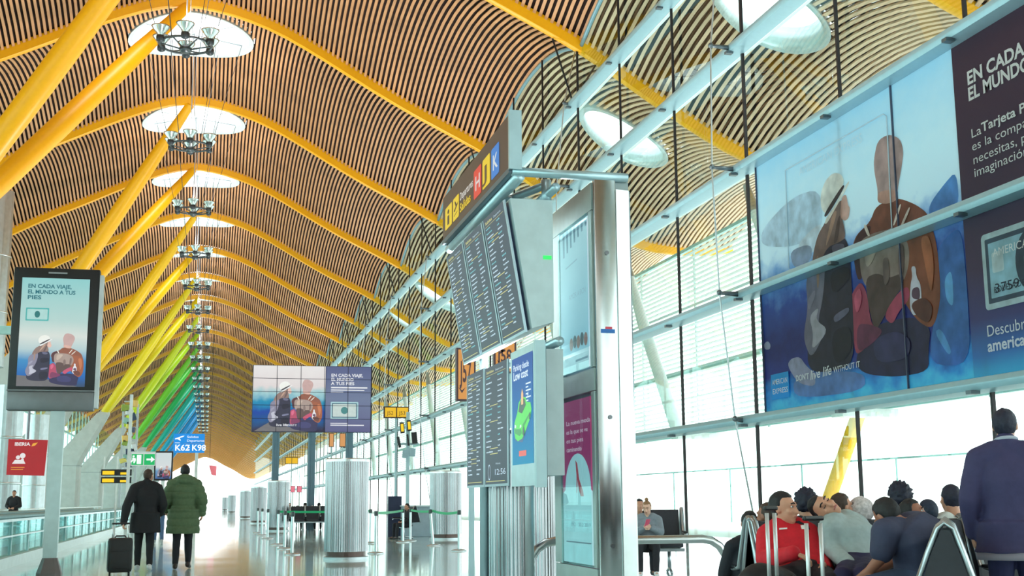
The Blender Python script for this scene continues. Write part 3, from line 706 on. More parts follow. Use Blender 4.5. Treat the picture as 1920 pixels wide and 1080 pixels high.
# ------------------------------------------------------------------ wayfinding signs in the middle distance on the left
def postsign(name, label, cat, px, py0, py1, Y, postpx=None):
    a, b = at(px[0], py0, Y=Y), at(px[1], py1, Y=Y)
    root = thing(name, label, cat, ((a.x+b.x)/2, Y, 0)); return root, (a.x-b.x)/2, b.z, a.z
Y = 42
root, hw, z0, z1 = postsign('exit_sign', 'green and white emergency exit sign on a thin white post', 'exit sign', (246, 291), 850, 873, Y); hw = abs(hw)
m = MB(); m.b2((-hw, 0, z0), (hw, .08, z1)); m.build('sign_box', mat('sign_white_box', (236, 244, 240), .4, 0, .01, 2, 0, .3), root)
t = MB(); t.b2((-hw+.02, -.006, z0+.02), (-.0, -.001, z1-.02)); t.b2((.03, -.006, z0+.02), (hw-.02, -.001, z1-.02)); t.build('green_field', mat('exit_green', (10, 176, 96), .4, 0, .02, 2, 0, .5), root)
zc = (z0+z1)/2; t = MB(); ar = [(.1, .03), (.24, .03), (.24, .1), (.36, 0), (.24, -.1), (.24, -.03), (.1, -.03)]; t.poly([V((x, -.009, zc+z)) for x, z in ar])
t.b2((-.2, -.009, z0+.05), (-.06, -.007, z1-.05)); t.poly([V((-.3+.035*math.cos(q), -.009, zc+.1+.035*math.sin(q))) for q in [2*PI*k/12 for k in range(12)]])
t.poly([V((x, -.009, zc+z)) for x, z in ((-.34, .06), (-.24, .05), (-.22, -.02), (-.26, -.12), (-.3, -.12), (-.3, -.03), (-.36, -.1), (-.39, -.08), (-.34, 0))]); t.build('arrow_and_runner', mat('exit_white', (240, 250, 245), .4, 0, .01, 2, 0, .5), root)
m = MB(); m.b2((-hw-.12, .02, 0), (-hw-.02, .12, z1+1.9)); m.b2((-hw-.1, .03, z1+.0), (hw, .09, z1+.06)); m.build('post', white, root)
root, hw, z0, z1 = postsign('small_advertising_screen', 'small black framed portrait screen between the two walkers', 'advertising screen', (290, 323), 846, 901, Y+.5); hw = abs(hw)
m = MB(); m.rbox((0, .08, (z0+z1)/2), (2*hw, .14, z1-z0), .02); m.build('screen_housing', dark, root)
m = MB(); m.b2((-hw+.05, 0, z0+.06), (hw-.05, .02, z1-.05)); so_ = m.build('lit_screen', ramp_mat('small_screen_sky', [(0, (70, 110, 170)), (.3, (110, 160, 200)), (.45, (226, 232, 234)), (1, (214, 228, 230))], 'Z', SCR, 0, 3, .05), root)
MS = lambda x, z, k: V((-hw+.05+x*(2*hw-.1), -.001-.0015*k, z0+.06+z*(z1-z0-.11)))
pic = MB(); mats = []; couple(pic, mats, (.1, .0, .97, .5), MS, lambda n, c: sm(n, tuple(min(255, int(v*1.15+8)) for v in c))); pic.build('screen_hikers', mats, so_)
m = MB(); m.b2((-.06, .04, 0), (.06, .12, z0)); m.build('post', white, root)
Y = 58
root, hw, z0, z1 = postsign('gate_direction_sign', 'blue gate direction sign with aeroplane pictogram above the walkers', 'gate sign', (326, 383), 813, 849, Y); hw = abs(hw)
bs = mat('gate_blue', (10, 132, 214), .4, 0, .03, 2, 0, .55); ws = mat('sign_white_lit', (240, 246, 250), .4, 0, .01, 2, 0, .6)
H = z1-z0
m = MB(); m.b2((-hw, 0, z0), (hw, .1, z0+H*.49)); m.b2((-hw, 0, z0+H*.51), (hw, .1, z1)); m.build('sign_box', bs, root)
t = MB(); t.text('K62', (-hw+.06, -.006, z0+.1), dk, up, .27, .62, .02); t.text('K98', (.12, -.006, z0+.1), dk, up, .27, .6, .02)
for k in range(3): t.b2((-.03, -.007, z0+.11+k*.1), (.03, -.002, z0+.16+k*.1))
t.text('Salidas', (-.1, -.006, z1-.19), dk, up, .1, .5); t.text('Departures', (-.1, -.006, z1-.36), dk, up, .1, .75)
pl = [(-.62, -.22), (-.3, -.1), (-.2, -.09), (-.26, -.14), (-.42, -.2), (-.36, -.3), (-.4, -.31), (-.52, -.24), (-.62, -.26)]
t.poly([V((x, -.006, z1+z)) for x, z in pl]); t.b2((-.62, -.006, z1-.42), (-.4, -.002, z1-.4)); t.build('lettering', ws, root)
m = MB(); m.b2((-.07+.35, .02, 0), (.07+.35, .1, z0)); m.build('post', white, root)
Y = 52
root, hw, z0, z1 = postsign('baggage_direction_sign', 'black sign bars with yellow panels hanging beyond the walkway', 'direction sign', (190, 246), 880, 906, Y); hw = abs(hw)
for k, (za, zb) in enumerate(((.55, 1), (0, .45))):
    m = MB(); m.b2((-hw, 0, z0+(z1-z0)*za), (hw, .1, z0+(z1-z0)*zb)); o = m.build('sign_bar', dark, root)
    for xa, xb, dz in ((-hw+.05, -.08, .06), (.15, hw-.08, .12)):
        t = MB(); t.b2((xa, -.008, z0+(z1-z0)*za+.04), (xb, -.002, z0+(z1-z0)*zb-dz)); t.build('yellow_panel', mat('sign_yellow', (250, 206, 20), .4, 0, .02, 2, 0, .5), o)
for x in (-hw+.1, hw-.1, .02):
    m = MB(); m.b2((x-.03, .02, 0), (x+.03, .08, z1+.5)); m.build('post', white, root)
# mast clad in small reflecting panels
a, b = at(229, 757, Y=60), at(257, 872, Y=60)
root = thing('equipment_mast', 'slender steel mast clad with many small reflecting panels', 'mast', ((a.x+b.x)/2, 60, 0))
m = MB()
for x in (-.32, .32): m.b2((x-.05, -.05, 0), (x+.05, .05, a.z))
for k in range(10): m.b2((-.3, -.03, .4+k*.6), (.3, .03, .46+k*.6))
m.build('ladder_frame', steel2, root)
PC = [(210, 220, 226), (96, 104, 128), (236, 220, 120), (150, 190, 180), (70, 84, 110), (228, 232, 236), (150, 170, 80), (240, 200, 120)]
for k in range(16):
    m = MB(); x = random.uniform(-.25, .25); z = b.z-.2+(a.z-b.z+.2)*k/15.; m.rbox((x, -.12, z), (random.uniform(.22, .4), .08, random.uniform(.2, .36)), .02, Matrix.Rotation(random.uniform(-.4, .4), 3, 'Y'))
    m.build('reflecting_panel', mat('panel_tint_%d' % (k % 8), PC[k % 8], .2, .5), root)

# ------------------------------------------------------------------ ventilation towers along the hall
def make_vent(r=.455, h=2.06, nc=56):
    root = thing('ventilation_tower', 'l', 'ventilation tower', (0, 0, 0), 0, 'round steel ventilation towers')
    m = MB(); pr = []
    n = nc*4
    for k in range(n):
        a = 2*PI*k/n; q = r*(1 if (k % 4) in (0, 1) else .975); pr.append((q*math.cos(a), q*math.sin(a)))
    m.ring([[V((p[0], p[1], z)) for p in pr] for z in (.16, h-.05)], caps=False); m.build('fluted_shell', mat('fluted_steel', (158, 158, 162), .24, .95, .06, 2), root, 25)
    m = MB(); m.lathe((0, 0, 0), [(r*.9, 0), (r*.9, .17)], 40); m.build('plinth', mat('plinth_bronze', (92, 74, 70), .35, .6), root, 30)
    m = MB(); m.lathe((0, 0, h-.06), [(r*1.01, 0), (r*1.01, .05), (r*.97, .07), (r*.86, .07), (r*.84, -.05)], 48, False); m.build('top_ring', steel, root, 30)
    m = MB(); m.lathe((0, 0, h-.12), [(r*.9, 0), (r*.9, .02)], 40); m.build('air_grille', mat('grille_dark', (60, 62, 66), .6, .3), root)
    m = MB(); m.lathe((0, 0, 0), [(r*1.03, 0), (r*1.03, .05), (r*.92, .06)], 40, False); m.build('floor_ring', steel2, root, 30)
    return root
vt = make_vent()
VY = [26.4, 53, 73, 97, 150, 205]
for k, y in enumerate(VY):
    o = vt if k == 0 else copy_tree(vt)
    o.location = (2.9 if k else 2.86, y, 0); 
    if k: o.scale = (1.0, 1.0, 1.0)
    o['label'] = 'fluted steel ventilation tower below the big video wall, nearest of the long row' if k == 0 else 'fluted steel ventilation tower, %s in the row along the hall' % nth(k)
o = copy_tree(vt); o.location = (3.92, 15.6, 0); o.scale = (1.03, 1.03, 1.0); o['label'] = 'fluted steel ventilation tower right behind the flight boards'
o = copy_tree(vt); o.location = (7.3, 38.8, 0); o.scale = (1.1, 1.1, 1.02); o['label'] = 'fluted steel ventilation tower beyond the belt barrier, close to the glass facade'

# fill spots added at and between the towers to brighten the timber ceiling
for x, y in [(2.9, y) for y in VY if y != 53]+[(2.9, 60), (2.9, 120), (2.9, 175)]+[(3.92, 15.6), (7.3, 38.8)]:
    l = bpy.data.lights.new('ceiling_fill_spot', 'SPOT'); l.energy = 3900; l.spot_size = 2.4; l.spot_blend = .7; l.color = (1, .96, .9); l.shadow_soft_size = .35
    lo = bpy.data.objects.new('ceiling_fill_spot', l); C.objects.link(lo); lo.location = (x, y, 2.12); lo.rotation_euler = (PI, 0, 0)

# ------------------------------------------------------------------ belt barriers
def make_stanchion():
    root = thing('barrier_post', 'l', 'barrier post', (0, 0, 0), 0, 'belt barrier posts')
    m = MB(); m.lathe((0, 0, .03), [(.035, 0), (.035, .83)], 16); m.build('post', steel, root, 30)
    m = MB(); m.lathe((0, 0, 0), [(.19, 0), (.19, .015), (.15, .03), (.05, .045)], 24); m.build('base', steel2, root, 30)
    m = MB(); m.lathe((0, 0, .85), [(.045, 0), (.048, .02), (.048, .09), (.04, .11)], 16); m.build('belt_head', mat('belt_head_grey', (70, 80, 82), .4), root, 30)
    return root
st = make_stanchion()
SP = [(1.92, 29.0), (1.97, 32.6), (1.97, 35.8), (1.98, 42), (1.98, 46.3), (1.97, 50), (3.81, 28.9), (5.59, 36.4), (6.0, 37.6), (5.95, 33.4), (5.9, 29.6)]
SL = ['belt barrier post nearest to the big ventilation tower, on its walkway side', 'belt barrier post, second of the line left of the big tower', 'belt barrier post, third of the line left of the big tower', 'belt barrier post, fourth of the line left of the big tower', 'belt barrier post, fifth of the line left of the big tower', 'belt barrier post, farthest of the line left of the big tower',
      'belt barrier post just right of the big ventilation tower', 'belt barrier post in front of the seated person in black', 'belt barrier post right behind the seated person in black', 'leaning belt barrier post at the middle of the drooping green belt', 'belt barrier post at the right end of the drooping green belt']
for k, (x, y) in enumerate(SP):
    o = st if k == 0 else copy_tree(st); o.location = (x, y, 0); o['label'] = SL[k]
    if k == 9: o.rotation_euler = (0, -.09, 0)
bg_ = mat('green_belt', (20, 176, 116), .5)
def belt(p, q, sag, label):
    m = MB(); pts = []
    for k in range(11):
        t = k/10; a = V((p[0]+(q[0]-p[0])*t, p[1]+(q[1]-p[1])*t, .915-sag*4*t*(1-t))); pts.append(a)
    d = (V((q[0], q[1], 0))-V((p[0], p[1], 0))).normalized(); nn = V((-d.y, d.x, 0))*.004
    m.ring([[a-nn+V((0, 0, -.03)), a+nn+V((0, 0, -.03)), a+nn+V((0, 0, .03)), a-nn+V((0, 0, .03))] for a in pts]); tag(m.build('barrier_belt', bg_), label, 'barrier belt', 'green barrier belts')
belt((1.97, 35.8), (4.6, 36.1), .02, 'straight green barrier belt running in front of the far row of black seats')
belt(SP[6], SP[7], .02, 'green barrier belt right of the big ventilation tower')
belt(SP[8], SP[9], .03, 'green barrier belt leaving the leaning post towards the seated person')
belt(SP[9], SP[10], .05, 'drooping green barrier belt between the leaning post and the right end post')
o = copy_tree(st); o.location = (4.6, 36.1, 0); o['label'] = 'belt barrier post half hidden behind the big ventilation tower'

# ------------------------------------------------------------------ video wall
Y = 54.6
root = thing('video_wall', 'big landscape video wall of tiled screens showing two hikers, on three tall posts', 'video wall', (4.34, Y, 0))
vx0, vx1, vz0, vz1 = 1.78-4.34, 6.92-4.34, 4.17, 7.07
m = MB(); m.b2((vx0, .02, vz0), (vx1, .3, vz1)); m.build('cabinet', mat('cabinet_navy', (44, 48, 70), .5), root)
sp_ = vx0+(vx1-vx0)*.61
m = MB(); m.b2((vx0+.02, -.0, vz0+.02), (sp_-.01, .03, vz1-.02)); s1_ = m.build('picture_screens', ramp_mat('wall_sky', [(0, (52, 40, 70)), (.15, (30, 90, 150)), (.3, (24, 70, 170)), (.45, (30, 150, 190)), (.58, (170, 214, 220)), (.68, (236, 226, 226)), (1, (244, 240, 240))], 'Z', SCR, 0, 7, .22), root)
m = MB(); m.b2((sp_+.01, -.0, vz0+.02), (vx1-.02, .03, vz1-.02)); s2_ = m.build('text_screens', ramp_mat('wall_mauve', [(0, (104, 104, 150)), (.5, (122, 134, 168)), (1, (96, 104, 150))], 'Z', SCR*.9, 0, 3, .05), root)
MV = lambda x, z, k: V((vx0+x*(vx1-vx0), -.002-.0015*k, vz0+z*(vz1-vz0)))
pic = MB(); mats = []
pic.cur = 0; mats.append(sm('rocky', (120, 116, 120))); pic.poly([MV(x, z, 1) for x, z in ((.02, .01), (.5, .01), (.3, .08), (.16, .16), (.1, .1))])
couple(pic, mats, (.13, .01, .585, .79), MV, lambda n, c: sm(n, tuple(min(255, int(v*1.15+8)) for v in c))); pic.build('screen_hikers', mats, s1_)
t = MB(); W = vx1-vx0
for k, (s_, wd) in enumerate((('EN CADA VIAJE,', .27), ('EL MUNDO', .19), ('A TUS PIES', .2))): t.text(s_, MV(.655, .84-.062*k, 12), dk, up, .13, wd*W, .03)
t.text('live life', MV(.2, .09, 14), dk, up, .1, .5, .02); t.text('WITHOUT IT', MV(.275, .09, 14), dk, up, .08, .5, .02)
t.b2(MV(.655, .665, 12), MV(.965, .685, 13)); t.b2(MV(.655, .63, 12), MV(.94, .645, 13)); t.b2(MV(.655, .6, 12), MV(.76, .612, 13)); t.b2(MV(.655, .13, 12), MV(.8, .14, 13)); t.b2(MV(.655, .1, 12), MV(.94, .115, 13))
t.build('screen_lettering', sm('white', (240, 240, 246)), s2_)
cd = MB(); cm = [sm('vw_edge', (176, 216, 222)), sm('vw_ink', (70, 110, 130)), sm('vw_face', (206, 222, 218)), sm('vw_oval', (74, 140, 140))]
cd.cur = 0; cd.poly([MV(*p, 10) for p in rrect(.655, .2, .89, .46, .01)]); cd.cur = 1; ringp(cd, MV, rrect(.665, .22, .88, .44, .006), rrect(.673, .235, .872, .425, .006), 11)
cd.cur = 2; cd.poly([MV(*p, 11) for p in rrect(.673, .235, .872, .425, .006)]); cd.cur = 3; cd.poly([MV(.772+.03*math.cos(q), .33+.055*math.sin(q), 12) for q in [2*PI*k/18 for k in range(18)]]); cd.build('screen_card', cm, s2_)
t = MB()
for k in range(1, 5): x = vx0+(vx1-vx0)*k/5; t.b2((x-.012, -.03, vz0), (x+.012, -.024, vz1))
for k in range(1, 5): z = vz0+(vz1-vz0)*k/5; t.b2((vx0, -.03, z-.01), (vx1, -.024, z+.01))
t.build('tile_seams', mat('seam_dark', (40, 40, 60), .5), root)
for px_ in (516, 584, 655):
    x = at(px_, 900, Y=Y).x-4.34
    m = MB(); m.b2((x-.15, .08, 0), (x+.15, .3, vz0+.1)); m.b2((x-.03, .05, 0), (x+.03, .09, vz0)); m.build('post', mat('post_blue_grey', (104, 134, 152), .5, .1), root)

# ------------------------------------------------------------------ hanging gate signs along the facade
def lit_box(name, label, px0, px1, py0, py1, Y, cols, fr=.04, hang=True):
    a, b = at(px0, py0, Y=Y), at(px1, py1, Y=Y); cx = (a.x+b.x)/2; hw = (b.x-a.x)/2
    root = thing(name, label, 'hanging sign', (cx, Y, b.z))
    H = a.z-b.z
    m = MB(); m.b2((-hw, 0, 0), (hw, .16, H)); m.build('sign_box', mat('sign_umber', (60, 34, 26), .4), root)
    n = len(cols); w_ = (2*hw-fr*(n+1))/n
    for k, c in enumerate(cols):
        x = -hw+fr+k*(w_+fr); m = MB(); m.b2((x, -.012, fr), (x+w_, .0, H-fr)); p = m.build('lit_panel', mat('lit_%d_%d_%d' % c, c, .4, 0, .02, 2, 0, SCR), root)
    if hang:
        m = MB(); m.b2((-.04, .05, -b.z), (.04, .13, 0)); m.build('post', alu, root)
    return root, hw, H
r_, hw, H = lit_box('gate_sign', 'brown box sign with two lit yellow panels right of the video wall', 720, 767, 762, 784, 46, [(250, 196, 20), (250, 196, 20)])
t = MB(); t.text('J52', (-hw*.75, -.016, .12), dk, up, .14, hw*.5); t.text('J53', (hw*.2, -.016, .12), dk, up, .14, hw*.5); t.build('lettering', mat('sign_umber', (60, 34, 26), .4), r_)
lit_box('gate_sign', 'small brown box sign with lit yellow panels seen under the video wall', 535, 559, 857, 870, 92, [(250, 196, 20), (250, 196, 20)])
for k, (px0, px1) in enumerate(((617, 626), (637, 648))):
    lit_box('far_gate_sign', 'far orange gate panel under the video wall, %s of two' % ('left' if k == 0 else 'right'), px0, px1, 812, 838, 84, [(226, 160, 96)])
for k, (px0, px1) in enumerate(((545, 553), (557, 566))):
    lit_box('pink_notice', 'small pink notice beyond the belt barrier, %s of two' % ('left' if k == 0 else 'right'), px0, px1, 911, 923, 70, [(244, 130, 150)], .02, False)
    m = MB(); a = at((px0+px1)/2, 923, Y=70); m.b2((-.04, .03, -a.z), (.04, .1, 0)); m.build('post', white, [o for o in bpy.data.objects if o.name.startswith('pink_notice')][-1])
# flag like pink sign far down the hall
a = at(399, 872, Y=120); root = thing('hanging_banner', 'far pink red banner hanging at the end of the hall', 'banner', (a.x, 120, a.z))
m = MB(); m.ring([[V((-.35, y, 0)), V((.35, y, -.1)), V((.35, y, -1.0)), V((-.1, y, -.9))] for y in (0, .04)]); m.build('banner_cloth', mat('banner_pink', (238, 120, 136), .6), root); m = MB(); m.tube([(-.3, .02, 0), (-.3, .02, 25)], .02, 5); m.build('hanger_cable', darkrod, root)
# monitors cluster on a post
a = at(765, 850, Y=45); root = thing('gate_monitor_cluster', 'cluster of small black monitors and yellow signs on a pole at the gate', 'monitor cluster', (a.x, 45, 0))
m = MB(); m.b2((-.06, 0, 0), (.06, .12, 4.4)); m.build('pole', alu, root)
for k, (px_, py_, ww, hh, rot) in enumerate(((748, 829, .1, .4, .2), (765, 825, .07, .42, .15), (777, 821, .2, .42, .1))):
    p = at(px_, py_, Y=44.9)-V((a.x, 45, 0)); m = MB(); m.rbox(p, (ww, .08, hh), .015, Matrix.Rotation(-rot, 3, 'Y')); m.build('monitor', dark, root)
for px_, py_ in ((754, 802), (767, 798)):
    p = at(px_, py_, Y=44.9)-V((a.x, 45, 0)); m = MB(); m.rbox(p, (.16, .08, .4), .015, Matrix.Rotation(-.1, 3, 'Y')); o = m.build('sign_box', dark, root)
    m = MB(); m.rbox(p+V((0, -.045, 0)), (.1, .01, .28), .004, Matrix.Rotation(-.1, 3, 'Y')); m.build('lit_panel', mat('sign_yellow', (250, 206, 20), .4, 0, .02, 2, 0, .5), o)
for px_, py_ in ((760, 851), (773, 848)):
    p = at(px_, py_, Y=44.8)-V((a.x, 45, 0)); m = MB(); m.rbox(p, (.22, .06, .3), .01, Matrix.Rotation(.1, 3, 'Y')); m.build('pale_monitor', mat('pale_screen', (150, 178, 190), .3), root)
m = MB(); m.b2((-.5, .02, 3.2), (.4, .1, 3.28)); m.build('crossbar', alu, root)
# orange gate sign J57 behind the boards
Y = 19.5
def jsign(txt, px0, px1, py0, py1, Y, label):
    a, b = at(px0, py0, Y=Y), at(px1, py1, Y=Y); hw = (b.x-a.x)/2; H = a.z-b.z
    root = thing('gate_number_sign', label, 'gate sign', ((a.x+b.x)/2, Y, b.z))
    m = MB(); m.b2((-hw, 0, 0), (hw, .12, H)); m.build('sign_box', mat('sign_plum', (74, 44, 56), .4), root)
    m = MB(); m.b2((-hw+.03, -.01, .03), (hw-.03, 0, H-.03)); o = m.build('lit_panel', mat('lit_orange', (236, 160, 74), .4, 0, .02, 2, 0, SCR*.9), root)
    t = MB(); t.text(txt, (-hw+.06, -.014, H*.36), dk, up, min(.34, H*.4), 2*hw-.12, .02)
    for k in range(2): x = -hw*.45+k*hw*.8; t.poly([V((x-.06, -.014, .22)), V((x, -.014, .12)), V((x+.06, -.014, .22)), V((x, -.014, .17))])
    t.poly([V((-hw+.08, -.014, H-.1)), V((-hw+.18, -.014, H-.16)), V((-hw+.08, -.014, H-.22)), V((-hw+.11, -.014, H-.16))]); t.build('lettering', mat('sign_plum', (74, 44, 56), .4), o)
    m = MB(); m.b2((hw-.1, .02, -b.z), (hw-.02, .1, 0)); m.build('post', alu, root)
jsign('J57', 856, 892, 652, 752, 19.5, 'orange gate number sign peeking out left of the flight boards')
jsign('J58', 926, 968, 640, 700, 19.8, 'orange gate number sign glimpsed between the upper and lower flight boards')

# ------------------------------------------------------------------ flight information stand
FX, FY0, FY1 = 2.92, 12.0, 15.75
fr = thing('flight_information_stand', 'tall tubular steel stand carrying the brown departures sign and the flight boards', 'sign stand', (3.3, 13.8, 0))
fo = V(fr.location); tb = mat('tube_pale_blue', (178, 206, 216), .3, .5)
def FT(pts, r, n=10): m = MB(); m.tube([V(p)-fo for p in pts], r, n); return m
FT([(2.95, 12.02, 4.52), (4.2, 12.02, 4.52)], .05).build('top_rail', tb, fr, True)
FT([(3.02, 12.0, 4.46), (3.02, 15.8, 4.46)], .06).build('long_rail', tb, fr, True)
FT([(3.42, 12.4, 4.25), (3.42, 12.4, 4.55)], .055).build('post', tb, fr, True)
FT([(3.42, 15.55, 0), (3.42, 15.55, 4.5)], .055).build('post', tb, fr, True)
FT([(3.38, 13.1, 0), (3.38, 13.1, 2.8)], .05).build('post', steel2, fr, True)
FT([(3.44, 12.1, 4.4), (3.44, 15.55, 4.4)], .05).build('long_rail', tb, fr, True)
FT([(3.05, 13.2, 4.45), (3.42, 12.4, 4.5)], .045).build('brace', tb, fr, True)
FT([(3.46, 12.1, 2.78), (3.46, 15.55, 2.78)], .05).build('long_rail', tb, fr, True)
for y in (12.9, 14.0, 15.1): FT([(3.02, y, 4.46), (3.46, y, 4.42)], .035).build('cross_tube', tb, fr, True)
UXL = (0, -1, 0)
# brown departures sign
root = thing('departures_sign', 'long brown departures sign with yellow pictograms and red, yellow and blue gate letters', 'departures sign', (FX, 13.9, 4.55))
ro = V(root.location); zs0, zs1 = 4.56, 5.13
m = MB(); m.b2(V((FX, FY0, zs0))-ro, V((FX+.1, FY1, zs1))-ro); m.build('sign_panel', mat('sign_brown', (94, 54, 34), .5, 0, .03), root)
m = MB(); m.b2(V((FX-.015, FY0-.05, zs0-.03))-ro, V((FX+.12, FY0-.005, zs1+.03))-ro); m.build('end_cap', tb, root)
m = MB(); m.b2(V((FX-.01, FY0, zs0-.06))-ro, V((FX+.12, FY1, zs0-.005))-ro); m.build('lower_profile', mat('profile_slate', (90, 104, 116), .4, .4), root)
ML = lambda d, z, k: V((FX-.003-.0015*k, FY1-d, z))-ro
SL_ = FY1-FY0
def tile(d0, d1, z0, z1, c, nm, ch, cc):
    m = MB(); m.add([ML(x, z, 1) for x, z in rrect(d0, z0, d1, z1, .03)], [tuple(range(24))]); o = m.build('letter_tile', mat('tile_'+nm, c, .4, 0, .02, 2, 0, .35), root)
    if ch:
        t = MB(); t.text(ch, ML(d0+(d1-d0)*.2, z0+(z1-z0)*.25, 3), UXL, up, (z1-z0)*.5, (d1-d0)*.6, .02); t.build('lettering', mat('tilei_'+nm, cc, .4, 0, .01, 2, 0, .3), o)
    return o
def DS(px_, py_): p = at(px_, py_, X=FX); return FY1-p.y, p.z
Zt = 4.65; Zb = Zt+.29
def dd(px_): return FY1-at(px_, 380, X=FX).y
YE = (250, 214, 10)
o = tile(dd(835.5), dd(848), Zt, Zb, YE, 'yellow', None, None)
t = MB(); c = (dd(835.5)+dd(848))/2; t.poly([ML(c+.06*math.cos(q), Zt+.21+.03*math.sin(q), 3) for q in [2*PI*k/10 for k in range(10)]]); t.add([ML(c-.06, Zt+.04, 3), ML(c+.06, Zt+.04, 3), ML(c+.06, Zt+.16, 3), ML(c-.06, Zt+.16, 3)], [(0, 1, 2, 3)]); t.build('info_pictogram', mat('sign_umber', (60, 34, 26), .4), o)
o = tile(dd(850), dd(861), Zt, Zb, YE, 'yellow', None, None)
t = MB(); c0_, c1_ = dd(850), dd(861); q_ = lambda x, z: ML(c0_+(c1_-c0_)*x, Zt+(Zb-Zt)*z, 3); t.poly([q_(.15, .45), q_(.5, .55), q_(.3, .8), q_(.42, .82), q_(.7, .6), q_(.88, .7), q_(.85, .58), q_(.3, .36)]); t.poly([q_(.2, .18), q_(.8, .26), q_(.8, .3), q_(.2, .22)]); t.build('plane_pictogram', mat('sign_umber', (60, 34, 26), .4), o)
t = MB(); t.text('Departures', ML(dd(863), Zt+.17, 2), UXL, up, .1, dd(887)-dd(863), .01); t.build('lettering', mat('sign_white_lit2', (240, 236, 230), .4, 0, .01, 2, 0, .35), root)
t = MB(); t.text('Salidas', ML(dd(863), Zt+.02, 2), UXL, up, .11, dd(883)-dd(863), .02); t.build('lettering', mat('tile_yellow', YE, .4, 0, .02, 2, 0, .35), root)
tile(dd(889), dd(903), Zt-.02, Zb+.03, (236, 56, 40), 'red', 'H', (245, 235, 235))
tile(dd(905.5), dd(919.5), Zt-.02, Zb+.03, YE, 'yellow2', 'J', (90, 60, 20))
tile(dd(922), dd(937), Zt-.02, Zb+.03, (20, 130, 222), 'blue', 'K', (240, 245, 250))

# flight boards
scrn = ramp_mat('board_face', [(0, (40, 48, 86)), (1, (48, 58, 98))], 'Z', .2, 0, 3, .1, .4)
bw = mat('board_white', (200, 208, 226), .4, 0, .05, 3, 0, .24); byl = mat('board_amber', (206, 186, 120), .4, 0, .05, 3, 0, .22); bbl = mat('board_teal', (110, 176, 190), .4, 0, .05, 3, 0, .22)
def board(name, label, P, rows, head, clock=None):
    """P(u, v, k): point on the face, u along, v up in 0..1"""
    base = P(.5, 0, 0)
    root = thing(name, label, 'flight board', base)
    R = lambda u, v, k: P(u, v, k)-base
    m = MB(); m.ring([[R(0, 0, k), R(1, 0, k), R(1, 1, k), R(0, 1, k)] for k in (-6, 0)]); m.build('screen', scrn, root)
    m = MB()
    for a, b, c, d in ((-.03, 0, .0, 1), (1, 0, 1.05, 1)): m.ring([[R(a, b, k), R(c, b, k), R(c, d, k), R(a, d, k)] for k in (-10, 1)])
    m.ring([[R(-.03, -.02, k), R(1.05, -.02, k), R(1.05, 0, k), R(-.03, 0, k)] for k in (-10, 1)]); m.build('bezel', mat('bezel_alu', (168, 186, 198), .3, .7), root)
    t = MB(); ty = MB(); tt = MB()
    pu = R(1, 0, 0)-R(0, 0, 0); pv = R(0, 1, 0)-R(0, 0, 0)
    ty.text('Salidas', R(.08, .945, 2), pu, pv, pv.length*.022, pu.length*.34, .02); t.text('Departures', R(.5, .945, 2), pu, pv, pv.length*.016, pu.length*.34)
    ty.add([R(.06, .925, 2), R(.95, .925, 2), R(.95, .928, 2), R(.06, .928, 2)], [(0, 1, 2, 3)])
    rnd = random.Random(label); lo = .22 if clock else .05
    for k in range(rows):
        v = .9-(.9-lo)*k/rows; x = .07; h = .0115
        tgt = tt if rnd.random() < .16 else t
        for u0, u1 in ((.07, .07+rnd.uniform(.16, .34)), (.6, .6+rnd.uniform(.1, .26))):
            u = u0
            while u < u1:
                q = min(u1, u+rnd.uniform(.02, .05)); hh = h*rnd.uniform(.7, 1.1)
                tgt.add([R(u, v, 2), R(q-.008, v, 2), R(q-.008, v+hh, 2), R(u, v+hh, 2)], [(0, 1, 2, 3)]); u = q
        if rnd.random() < .25: ty.add([R(.24, v-.016, 2), R(.6, v-.016, 2), R(.6, v-.01, 2), R(.24, v-.01, 2)], [(0, 1, 2, 3)])
    ty.add([R(.05, .02, 2), R(.9, .02, 2), R(.9, .026, 2), R(.05, .026, 2)], [(0, 1, 2, 3)])
    if clock:
        t.text(clock, R(.42, .075, 2), pu, pv, pv.length*.05, pu.length*.46)
        t.text('Hora', R(.5, .16, 2), pu, pv, pv.length*.016, pu.length*.2)
        c_ = R(.2, .1, 2); a, b = pu.normalized()*.065, pv.normalized()*.09
        t.add([c_+a*math.cos(q)+b*math.sin(q) for q in [2*PI*k/20 for k in range(20)]]+[c_+a*.84*math.cos(q)+b*.84*math.sin(q) for q in [2*PI*k/20 for k in range(20)]], [(k, (k+1) % 20, 20+(k+1) % 20, 20+k) for k in range(20)])
    t.build('white_text', bw, root); ty.build('amber_text', byl, root); tt.build('teal_text', bbl, root)
    return root
XT, XBm, ZT, ZB = 2.94, 3.165, 4.30, 2.93
def upb(i):
    L = 3.3/3; y0 = 15.62-i*L-.05; y1 = y0-L+.13
    nrm = V((-(ZT-ZB), 0, -(XBm-XT))).normalized()
    return lambda u, v, k: V((XBm+(XT-XBm)*v, y0+(y1-y0)*u, ZB+(ZT-ZB)*v))+nrm*.0016*k
for i, nm in enumerate(('leftmost', 'middle', 'rightmost')): board('flight_board', '%s of the three upper flight boards, tilted down under the brown sign' % nm, upb(i), 24, 1)
hs = thing('board_housing', 'pale wedge shaped metal housing at the back of the upper flight boards', 'board housing', (3.3, 13.9, 2.9)); ho = V(hs.location)
m = MB(); pr = [(2.99, 4.3), (3.215, 2.93), (3.45, 3.0), (3.45, 4.3)]
m.ring([[V((x, y, z))-ho for x, z in pr] for y in (12.27, 15.62)]); m.build('casing', mat('housing_pale', (186, 204, 208), .4, .4), hs)
m = MB(); m.b2(V((3.34, 12.262, 3.66))-ho, V((3.43, 12.268, 3.7))-ho); m.build('green_lamp', mat('green_lamp', (40, 214, 90), .4, 0, .01, 2, 0, .8), hs)
